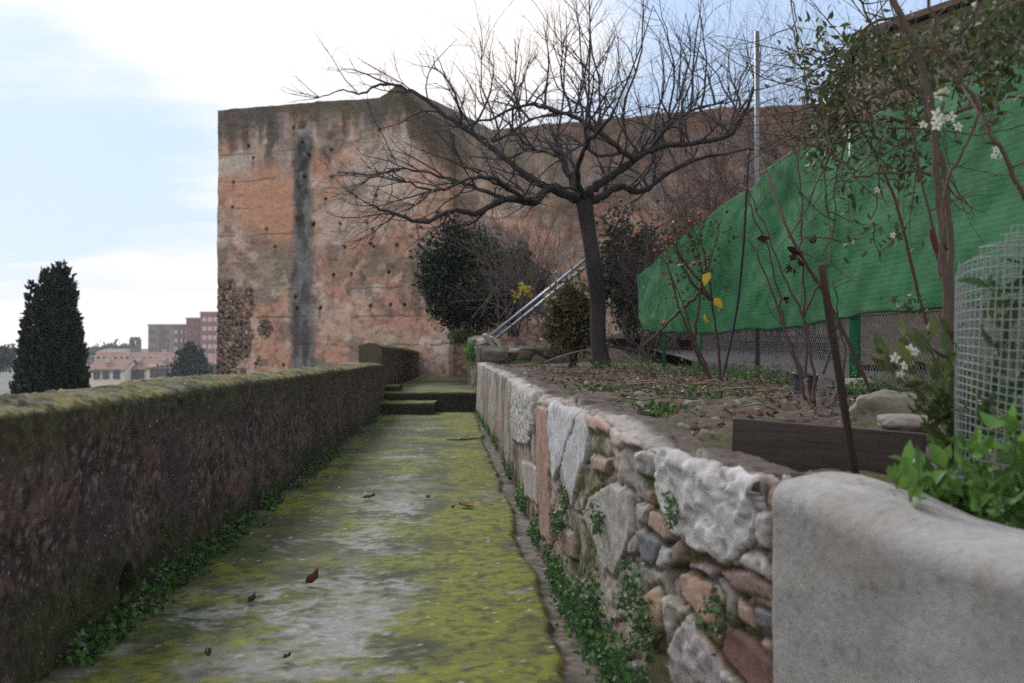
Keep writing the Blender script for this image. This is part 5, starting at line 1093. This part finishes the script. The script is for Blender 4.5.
scatter_leaf('wall_foot_weeds', 2500, f_right, .026, [(.06, .16, .04), (.09, .21, .05), (.05, .12, .04), (.07, .15, .07)], M['leaf'], 'brighter green weeds along the foot of the retaining wall', lift=0, flat=False, elong=1.5)
# small plants rooted in the joints of the wall: (px, py)
lbls = ['small green weed in the wall joint left of the slate stone', 'small weed below the slate stone in the rubble wall', 'weed sprouting above the pinkish boulder in the wall', 'weed between the orange and dark red slabs', 'weed beside the pale leaf shaped slab', 'weed under the flat grey slab in the rubble wall', 'weed at the foot of the orange upright slab', 'weed between the white plaster patch and the flat slab']
for (a, b_, s_, n), lb in zip(((607, 520, .035, 60), (640, 590, .05, 130), (655, 632, .055, 170), (728, 610, .045, 60), (566, 525, .04, 90), (600, 600, .06, 160), (572, 500, .03, 50), (683, 512, .025, 40)), lbls):
    d, z = on_right(a, b_); x = float(xright(d)) - .03; root = empty('wall_weed', (x, d, z), lb, 'weed', 'small weeds in the rubble wall')
    p = np.array((x - .01, d, z)) + rng.normal(size=(n, 3)) * s_ * np.array((.35, 1.4, 1)); under(leaf_cloud('foliage', p, .024, [(.06, .13, .05), (.09, .17, .07), (.05, .10, .04)], M['leaf'], root, elong=1.6), root)
    mb = MB(); mb.col = (.08, .12, .04); [mb.tube([(x + .02, d, z), p[int(rng.integers(n))]], .0014, 4) for _ in range(9)]; under(mb.build('stems', M['twig'], root), root)
# single fallen leaves and bits on the path
def pth(px, py):
    x, y, z = ray(px, py); k = -EYE / z; return x * k, y * k, 0.012
def curled(px, py, size, col, label, up=.5, rz_=0):
    x, y, z = pth(px, py); mb = MB(); mb.col = col; n = 7; pts = []; fs = []
    for i in range(n):
        t = i / (n - 1); wv = math.sin(math.pi * min(.97, t * .93 + .04)) ** .8 * size * .36
        for j in range(5):
            s_ = (j - 2) / 2; pts.append((t * size - size / 2, s_ * wv, up * size * (s_ * s_) * (.6 + .4 * t) + up * size * .5 * t * t + .004 * math.sin(9 * t + 5 * s_)))
    for i in range(n - 1):
        for j in range(4): fs.append((i * 5 + j, (i + 1) * 5 + j, (i + 1) * 5 + j + 1, i * 5 + j + 1))
    mb.poly(pts, fs, True); mb.col = tuple(k * .6 for k in col); mb.tube([(-size * .5, 0, .002), (-size * .72, .004, .004)], .0015, 4)
    o = mb.build('fallen_leaf', M['dry']); o.location = (x, y, z + .004); o.rotation_euler = (0, 0, rz_); tag(o, label, 'leaf', 'fallen leaves on the path'); return o
o = curled(312, 587, .062, (.11, .042, .025), 'upright curled rust brown leaf in the middle of the path', .75, .5)
curled(252, 605, .045, (.06, .04, .04), 'small dark shrivelled leaf left of the rust brown leaf', .5, 1)
curled(369, 500, .09, (.10, .08, .045), 'flat dark brown leaf further up the path', .25, .2)
curled(467, 509, .12, (.30, .18, .11), 'large pale tan leaf near the retaining wall', .18, 2.8)
curled(208, 660, .035, (.08, .04, .035), 'tiny dark leaf on the path by the parapet at the bottom', .5, 2)
curled(287, 662, .03, (.07, .04, .035), 'tiny dark leaf at the bottom centre left of the path', .4, .6)
curled(453, 510, .04, (.05, .04, .03), 'small dark leaf beside the large tan leaf', .3, 1.2)
curled(428, 500, .05, (.08, .06, .04), 'small brown leaf in the middle of the path beyond the tan one', .3, 1.8)
for k, (a, b_, s_, lb) in enumerate(((128, 612, .12, 'wide dead leaf lying below the drain hole'), (118, 605, .09, 'curled dead leaf inside the mouth of the drain hole'), (148, 608, .08, 'dead leaf lying on the path right of the drain hole'), (60, 664, .11, 'dead leaf at the foot of the parapet in the bottom left corner'))):
    curled(a, b_, s_, (.13, .09, .085), lb, .35, k * 1.3)
mb = MB(); mb.col = (.06, .05, .04); q = [pth(a, b_) for a, b_ in ((447, 441), (458, 442), (472, 440), (486, 439))]; mb.tube([(x, y, .02 + .008 * (i % 2)) for i, (x, y, _) in enumerate(q)], [.009, .011, .009, .005], 6); mb.tube([(q[1][0], q[1][1], .025), (q[1][0] + .12, q[1][1] + .5, .05)], .005, 5)
tag(mb.build('fallen_twig', M['twig']), 'thin dark twig lying across the right side of the path', 'twig')
# twigs on the garden soil near the tree
mb = MB(); mb.col = (.13, .105, .09)
for _ in range(90):
    y = rng.uniform(7, 20); x = float(xright(y)) + .4 + rng.random() * 2.4; a = rng.uniform(0, math.pi); l_ = rng.uniform(.15, .7) ; z = zsurf(x, y)
    mb.tube([(x, y, z + .02), (x + math.cos(a) * l_ / 2, y + math.sin(a) * l_ / 2, z + .05), (x + math.cos(a) * l_, y + math.sin(a) * l_, z + .03)], .005, 4)
tag(mb.build('dry_twigs', M['twig']), 'dry broken twigs strewn over the garden soil', 'ground cover', kind='stuff')
gc_ = MB(); gc_.col = (.16, .14, .13)
gc_.tube(smooth_line([(*P(545, 357 + 8, 19)[:2], gz(0, 19) + .1), (*P(580, 360, 18.4)[:2], gz(0, 18) + .28), (*P(615, 358, 18)[:2], gz(0, 18) + .30), (*P(640, 365, 17.5)[:2], gz(0, 17.5) + .05)], 6), .010, 6)
tag(gc_.build('arched_branch', M['twig']), 'thin dead branch arching over the soil at the foot of the trunk', 'branch')

# ================================================================== OUTBUILDING BEHIND THE CLIMBER
ob = empty('stone_outbuilding', P(895, 357, 15), 'stone outbuilding with sloping tiled roof half hidden by the climber', 'building')
x0, y0_, _ = P(862, 357, 15.5); ztp = P(862, 42, 15.5)[2]; ztr = P(960, 12, 15.5)[2]
W_ = 5.5
def wq(mb, pts): mb.poly(pts, [(0, 1, 2, 3)])
mb = MB(); mb.col = (.22, .18, .155)
A0 = (x0, y0_); 
mb.poly([(x0, y0_, 1), (x0 + W_, y0_ - 1.5, 1), (x0 + W_, y0_ - 1.5, ztp + (ztr - ztp) * 4.2), (x0, y0_, ztp), (x0 + .8, y0_ + 4, 1), (x0 + W_ + .8, y0_ + 2.5, 1), (x0 + W_ + .8, y0_ + 2.5, ztp + (ztr - ztp) * 4.2), (x0 + .8, y0_ + 4, ztp)], [(0, 1, 2, 3), (4, 7, 6, 5), (0, 3, 7, 4), (1, 5, 6, 2)])
under(mb.build('wall', M['castle'], ob), ob)
mb = MB(); mb.col = (.16, .11, .09); zr2 = ztp + (ztr - ztp) * 4.2
mb.poly([(x0 - .12, y0_ - .15, ztp + .01), (x0 + W_, y0_ - 1.65, zr2 + .01), (x0 + W_ + .8, y0_ + 2.7, zr2 + .01), (x0 + .7, y0_ + 4.2, ztp + .01), (x0 - .12, y0_ - .15, ztp + .09), (x0 + W_, y0_ - 1.65, zr2 + .09), (x0 + W_ + .8, y0_ + 2.7, zr2 + .09), (x0 + .7, y0_ + 4.2, ztp + .09)], [(0, 3, 2, 1), (4, 5, 6, 7), (0, 1, 5, 4), (1, 2, 6, 5), (2, 3, 7, 6), (3, 0, 4, 7)])
under(mb.build('roof', M['castle'], ob), ob)

# ================================================================== TREES BEYOND THE PARAPET
def conifer(name, px, d, ytop, w_px, zf, n, size, spires, label, cols, cat='tree'):
    x, y, _ = P(px, 357, d); sc_ = d / F; ztop_ = P(px, ytop, d)[2]; root = empty(name, (x, y, zf), label, cat); pts = []; dr = []
    for (ox_, yt, wd, wt) in spires:
        zt2 = P(px, yt, d)[2]; m = int(n * wt); h_ = (zt2 - zf) 
        t = rng.random(m) ** .62; t = 1 - t                                # 0 base .. 1 top
        t = np.clip(t, 0, 1); lob = .75 + .5 * vn(t * 14, rng.integers(0, 9, m) * 1.0, seed=int(400 + ox_))
        a = rng.uniform(0, 2 * math.pi, m); rr = (wd * sc_) * (1 - t ** 1.25) ** .8 * (.45 + .65 * rng.random(m) ** .5) * lob * (.72 + .56 * vn(a * 2.5, t * 26, seed=int(440 + ox_))) * np.where(t < .12, .8, 1) * (.8 + .4 * vn(np.cos(a) * 2 + 3, np.sin(a) * 2 + t * 6, seed=int(410 + ox_)))
        pts.append(np.stack([x + ox_ * sc_ + rr * np.cos(a), y + rr * np.sin(a) * .9, zf + .5 + (h_ - .5) * t], -1)); dr.append(np.stack([np.cos(a) * .7, np.sin(a) * .7, np.full(m, .9)], -1))
    under(leaf_cloud('crown', np.concatenate(pts), size, cols, M['dark_leaf'], root, dirs=np.concatenate(dr), elong=2.0), root)
    mb = MB(); mb.col = (.05, .04, .035); mb.tube([(x, y, zf - .3), (x, y, zf + (ztop_ - zf) * .8)], [.22, .05], 8); under(mb.build('trunk', M['bark'], root), root)
    return root
def tz(x, y): return float(terr(max(float(xleft(min(y, 60))) - .6 - x, (y - 50) * .8)))
conifer('conifer', 50, 45, 265, 36, tz(-17, 45), 30000, .26, [(12, 263, 24, .20), (3, 268, 24, .14), (-6, 272, 24, .16), (-18, 283, 17, .10), (20, 272, 16, .08), (-24, 318, 17, .10), (26, 324, 17, .12), (0, 300, 38, .10)], 'dark bushy conifer rising behind the parapet at the left', [(.018, .032, .022), (.03, .048, .028), (.012, .022, .018), (.04, .055, .03)])
conifer('conifer', 190, 150, 343, 19, -12, 7000, .7, [(0, 343, 30, .6), (-10, 352, 22, .2), (10, 350, 22, .2)], 'distant bluish conifer in front of the white houses beside the tower', [(.03, .045, .04), (.045, .06, .05)])
# hazy trees at the far left and along the skyline
for i, (px, d, yt, w_, lb) in enumerate(((-3, 210, 345, 16, 'dusky round tree at the left edge beyond the conifer'), (97, 480, 349, 10, 'skyline tree just right of the big conifer'), (112, 500, 346, 13, 'skyline tree left of the church belfry'), (128, 500, 348, 9, 'small skyline tree next to the church belfry'))):
    x, y, z = P(px, yt, d); r_ = w_ * d / F; zc = z - r_ * .8; root = empty('broadleaf_tree', (x, y, -12), lb, 'tree', 'trees on the far skyline')
    under(leaf_cloud('crown', ell_pts(1500, (x, y, zc), (r_ * 1.2, r_, r_ * .8), clump=20, cr=.25), d * .004, [(.05, .055, .045), (.07, .07, .05)], M['dark_leaf'], root), root)
    mb = MB(); mb.col = (.06, .05, .045); mb.tube([(x, y, -12), (x, y, zc)], r_ * .08, 6); under(mb.build('trunk', M['bark'], root), root)

# ================================================================== TOWN
def bbox_local(mb, x0, x1, y0, y1, z0, z1, col): mb.col = col; mb.box(((x0 + x1) / 2, (y0 + y1) / 2, (z0 + z1) / 2), (x1 - x0, y1 - y0, z1 - z0))
def house(name, px0, px1, yeave, yridge, d, depth, col, roofc, label, wins, group=None, zb=-12.2, chim=1, arch=False):
    xa, xb = P(px0, 357, d)[0], P(px1, 357, d)[0]; ze = P(px0, yeave, d)[2]; zr_ = P(px0, yridge, d + depth / 2)[2]; zr_ = max(zr_, ze + 1.0)
    root = empty(name, ((xa + xb) / 2, d, zb), label, 'house', group)
    mb = MB(); bbox_local(mb, xa, xb, d, d + depth, zb, ze, col); mb.poly([(xa, d, ze), (xa, d + depth, ze), (xa, d + depth / 2, zr_ - .15), (xb, d, ze), (xb, d + depth, ze), (xb, d + depth / 2, zr_ - .15)], [(0, 1, 2), (3, 5, 4)]); under(mb.build('wall', M['plain'], root), root)
    mb = MB(); mb.col = roofc; o_ = .5
    for sy in (-1, 1):
        ye = d - o_ if sy < 0 else d + depth + o_; yr2 = d + depth / 2; ze2 = ze - .25
        mb.poly([(xa - .3, ye, ze2), (xb + .3, ye, ze2), (xb + .3, yr2, zr_), (xa - .3, yr2, zr_), (xa - .3, ye, ze2 + .25), (xb + .3, ye, ze2 + .25), (xb + .3, yr2, zr_ + .25), (xa - .3, yr2, zr_ + .25)], [(0, 1, 2, 3), (4, 7, 6, 5), (0, 4, 5, 1), (1, 5, 6, 2), (2, 6, 7, 3), (3, 7, 4, 0)])
    rf = under(mb.build('roof', M['plain'], root), root)
    for c_ in range(chim):
        cx2 = xa + (xb - xa) * (.3 + .4 * c_ + .1 * rng.random()); mb = MB(); mb.col = (.45, .42, .4); mb.box((cx2, d + depth * .35, zr_ - .2), (1.0, 1.0, 2.0)); mb.box((cx2, d + depth * .35, zr_ + .85), (1.3, 1.3, .2)); c0 = mb.build('chimney', M['plain'], root); c0.parent = rf; c0.matrix_parent_inverse = root.matrix_basis.inverted() if False else Matrix.Translation(root.location).inverted() @ Matrix.Identity(4); c0.matrix_parent_inverse = (Matrix.Translation(root.location) @ Matrix.Identity(4)).inverted(); c0.matrix_parent_inverse = Matrix.Identity(4)
    for (u, yw, w_, h_) in wins:
        xw = xa + (xb - xa) * u; zw = P(px0, yw, d)[2]; mb = MB(); mb.col = (.62, .6, .56); mb.box((xw, d - .03, zw), (w_ + .3, .12, h_ + .3)); f_ = under(mb.build('window', M['plain'], root), root)
        mb = MB()
        if arch:
            pts = [(xw - w_ / 2, d - .12, zw - h_ / 2), (xw + w_ / 2, d - .12, zw - h_ / 2)] + [(xw + w_ / 2 * math.cos(a_), d - .12, zw + h_ * .15 + w_ / 2 * math.sin(a_) * .8) for a_ in np.linspace(0, math.pi, 9)]
            n_ = len(pts); pts2 = pts + [(p[0], d - .09, p[2]) for p in pts]; mb.poly(pts2, [tuple(range(n_))[::-1], tuple(range(n_, 2 * n_))] + [(i, (i + 1) % n_, n_ + (i + 1) % n_, n_ + i) for i in range(n_)])
        else: mb.box((xw, d - .10, zw), (w_, .04, h_))
        g_2 = mb.build('pane', M['glass'], root); g_2.parent = f_; g_2.matrix_parent_inverse = Matrix.Identity(4)
    return root
WH = (.66, .63, .55); RT = (.22, .115, .09)
gH = 'white houses with tiled roofs in the town'
w3 = lambda us, y_: [(u, y_, 1.5, 2.2) for u in us]
house('house', 88, 124, 370, 360, 250, 12, WH, RT, 'white tiled house at the left of the row, nearest the big conifer', w3((.25, .5, .8), 374), gH)
house('house', 124, 147, 369, 359, 255, 12, (.6, .6, .58), RT, 'white tiled house in the middle of the row with rectangular windows', w3((.2, .45, .75), 374), gH)
house('house', 147, 182, 367.5, 358, 245, 12, (.68, .60, .45), RT, 'cream tiled house with arched windows left of the distant conifer', [(.2, 371.5, 1.6, 2.6), (.45, 371, 2.2, 2.4), (.72, 371, 2.2, 2.4)], gH, arch=True)
house('house', 206, 228, 364, 355, 240, 12, WH, RT, 'white tiled house at the right, half hidden by the tower', w3((.15, .35), 369), gH)
# long red block with a row of dormers behind
house('red_block', 90, 182, 361.5, 353, 330, 14, (.30, .10, .085), (.22, .085, .07), 'long red brick building behind the row of white houses', [((i + .5) / 16, 360, 1.0, 2.0) for i in range(15)], None, chim=2)
# church with belfry
ch = empty('church', P(134, 357, 470), 'dark stone church with square open belfry on the skyline', 'church'); s_ = 470 / F
def X5(px): return P(px, 357, 470)[0]
def Z5(py): return P(134, py, 470)[2]
mb = MB(); mb.col = (.15, .12, .11); bbox_local(mb, X5(96), X5(146), 470, 490, -12, Z5(353), (.16, .13, .12)); under(mb.build('wall', M['plain'], ch), ch)
mb = MB(); mb.col = (.18, .12, .11); mb.poly([(X5(95), 469, Z5(353)), (X5(147), 469, Z5(353)), (X5(147), 480, Z5(348.5)), (X5(95), 480, Z5(348.5)), (X5(95), 491, Z5(353)), (X5(147), 491, Z5(353))], [(0, 1, 2, 3), (3, 2, 5, 4), (0, 3, 4), (1, 5, 2), (0, 4, 5, 1)]); under(mb.build('roof', M['plain'], ch), ch)
mb = MB(); c_ = (.14, .11, .10)
bbox_local(mb, X5(130.7), X5(139), 468, 473, -12, Z5(347.5), c_)
for a_, b2 in ((130.7, 132.6), (137.1, 139)): bbox_local(mb, X5(a_), X5(b2), 468, 473, Z5(347.5), Z5(340.8), c_)
bbox_local(mb, X5(130.7), X5(139), 468, 473, Z5(340.8), Z5(339), c_)
for a_ in (131, 134.4, 137.8): bbox_local(mb, X5(a_), X5(a_ + 1), 469, 472, Z5(339), Z5(337), c_)
under(mb.build('belfry', M['plain'], ch), ch)
# apartment blocks
def apartment(label, px0, px1, ytop, d, depth, bands, rows, cols, wcol, group='apartment blocks on the skyline', wdw=1.4, roofbox=None):
    xa, xb = P(px0, 357, d)[0], P(px1, 357, d)[0]; zt_ = P(px0, ytop, d)[2]; root = empty('apartment_block', ((xa + xb) / 2, d, -12), label, 'apartment block', group)
    mb = MB()
    for u0, u1, c_ in bands:
        bbox_local(mb, xa + (xb - xa) * u0 + .005, xa + (xb - xa) * u1 - .005, d + (0 if u0 * 10 % 2 else .0), d + depth, -12.5, zt_, c_)
    mb.col = (.3, .28, .27); mb.box(((xa + xb) / 2, d + depth / 2, zt_ + .25), (xb - xa + .4, depth + .4, .5)); under(mb.build('wall', M['plain'], root), root)
    if roofbox:
        mb = MB(); a_, b2, yt, c_ = roofbox; mb.col = c_; bbox_local(mb, xa + (xb - xa) * a_, xa + (xb - xa) * b2, d + 2, d + depth - 2, zt_ + .5, P(px0, yt, d)[2], c_); under(mb.build('roof_house', M['plain'], root), root)
    for r_ in range(rows):
        for c2 in cols:
            zz = zt_ - 2.2 - r_ * 3.1; xx = xa + (xb - xa) * c2; mb = MB(); mb.col = wcol; mb.box((xx, d - .02, zz), (wdw, .2, 1.5)); under(mb.build('window', M['plain'], root), root)
    return root
BG = (.26, .21, .17); BK = (.24, .10, .09)
apartment('beige and red striped apartment block, leftmost of the skyline blocks', 148, 169, 325.5, 430, 18, [(0, .5, BG), (.5, .8, BK), (.8, 1, BG)], 8, (.12, .3, .62, .9), (.15, .15, .17))
apartment('brick apartment block with banded balconies, between the striped one and the taller ones', 169, 189, 325.5, 425, 18, [(0, .25, BG), (.25, 1, BK)], 8, (.4, .62, .85), (.42, .40, .42), wdw=2.2)
apartment('taller brick apartment block standing against the tallest one', 186, 201, 319, 420, 18, [(0, 1, BK)], 9, (.25, .5, .75), (.2, .14, .14), roofbox=(.15, .7, 318.2, (.45, .4, .4)))
apartment('tallest brick apartment block with glazed top, cut off by the tower edge', 200, 222, 313, 410, 18, [(0, 1, (.27, .105, .095))], 10, (.2, .45, .7), (.5, .46, .47), roofbox=(.1, .9, 311.8, (.35, .3, .3)))

# ================================================================== AIR
mb = MB(); mb.box((0, 260, 13), (700, 560, 54))
hz = mb.build('haze', None); tag(hz, kind='stuff', label='thin bluish winter haze over the far town', cat='haze')
hm = bpy.data.materials.new('haze'); hm.use_nodes = True; hm.node_tree.nodes.clear()
pv = hm.node_tree.nodes.new('ShaderNodeVolumePrincipled'); pv.inputs['Color'].default_value = (.86, .92, 1, 1); pv.inputs['Density'].default_value = .00036; pv.inputs['Anisotropy'].default_value = .2
ho = hm.node_tree.nodes.new('ShaderNodeOutputMaterial'); hm.node_tree.links.new(pv.outputs[0], ho.inputs['Volume']); hz.data.materials.clear(); hz.data.materials.append(hm)
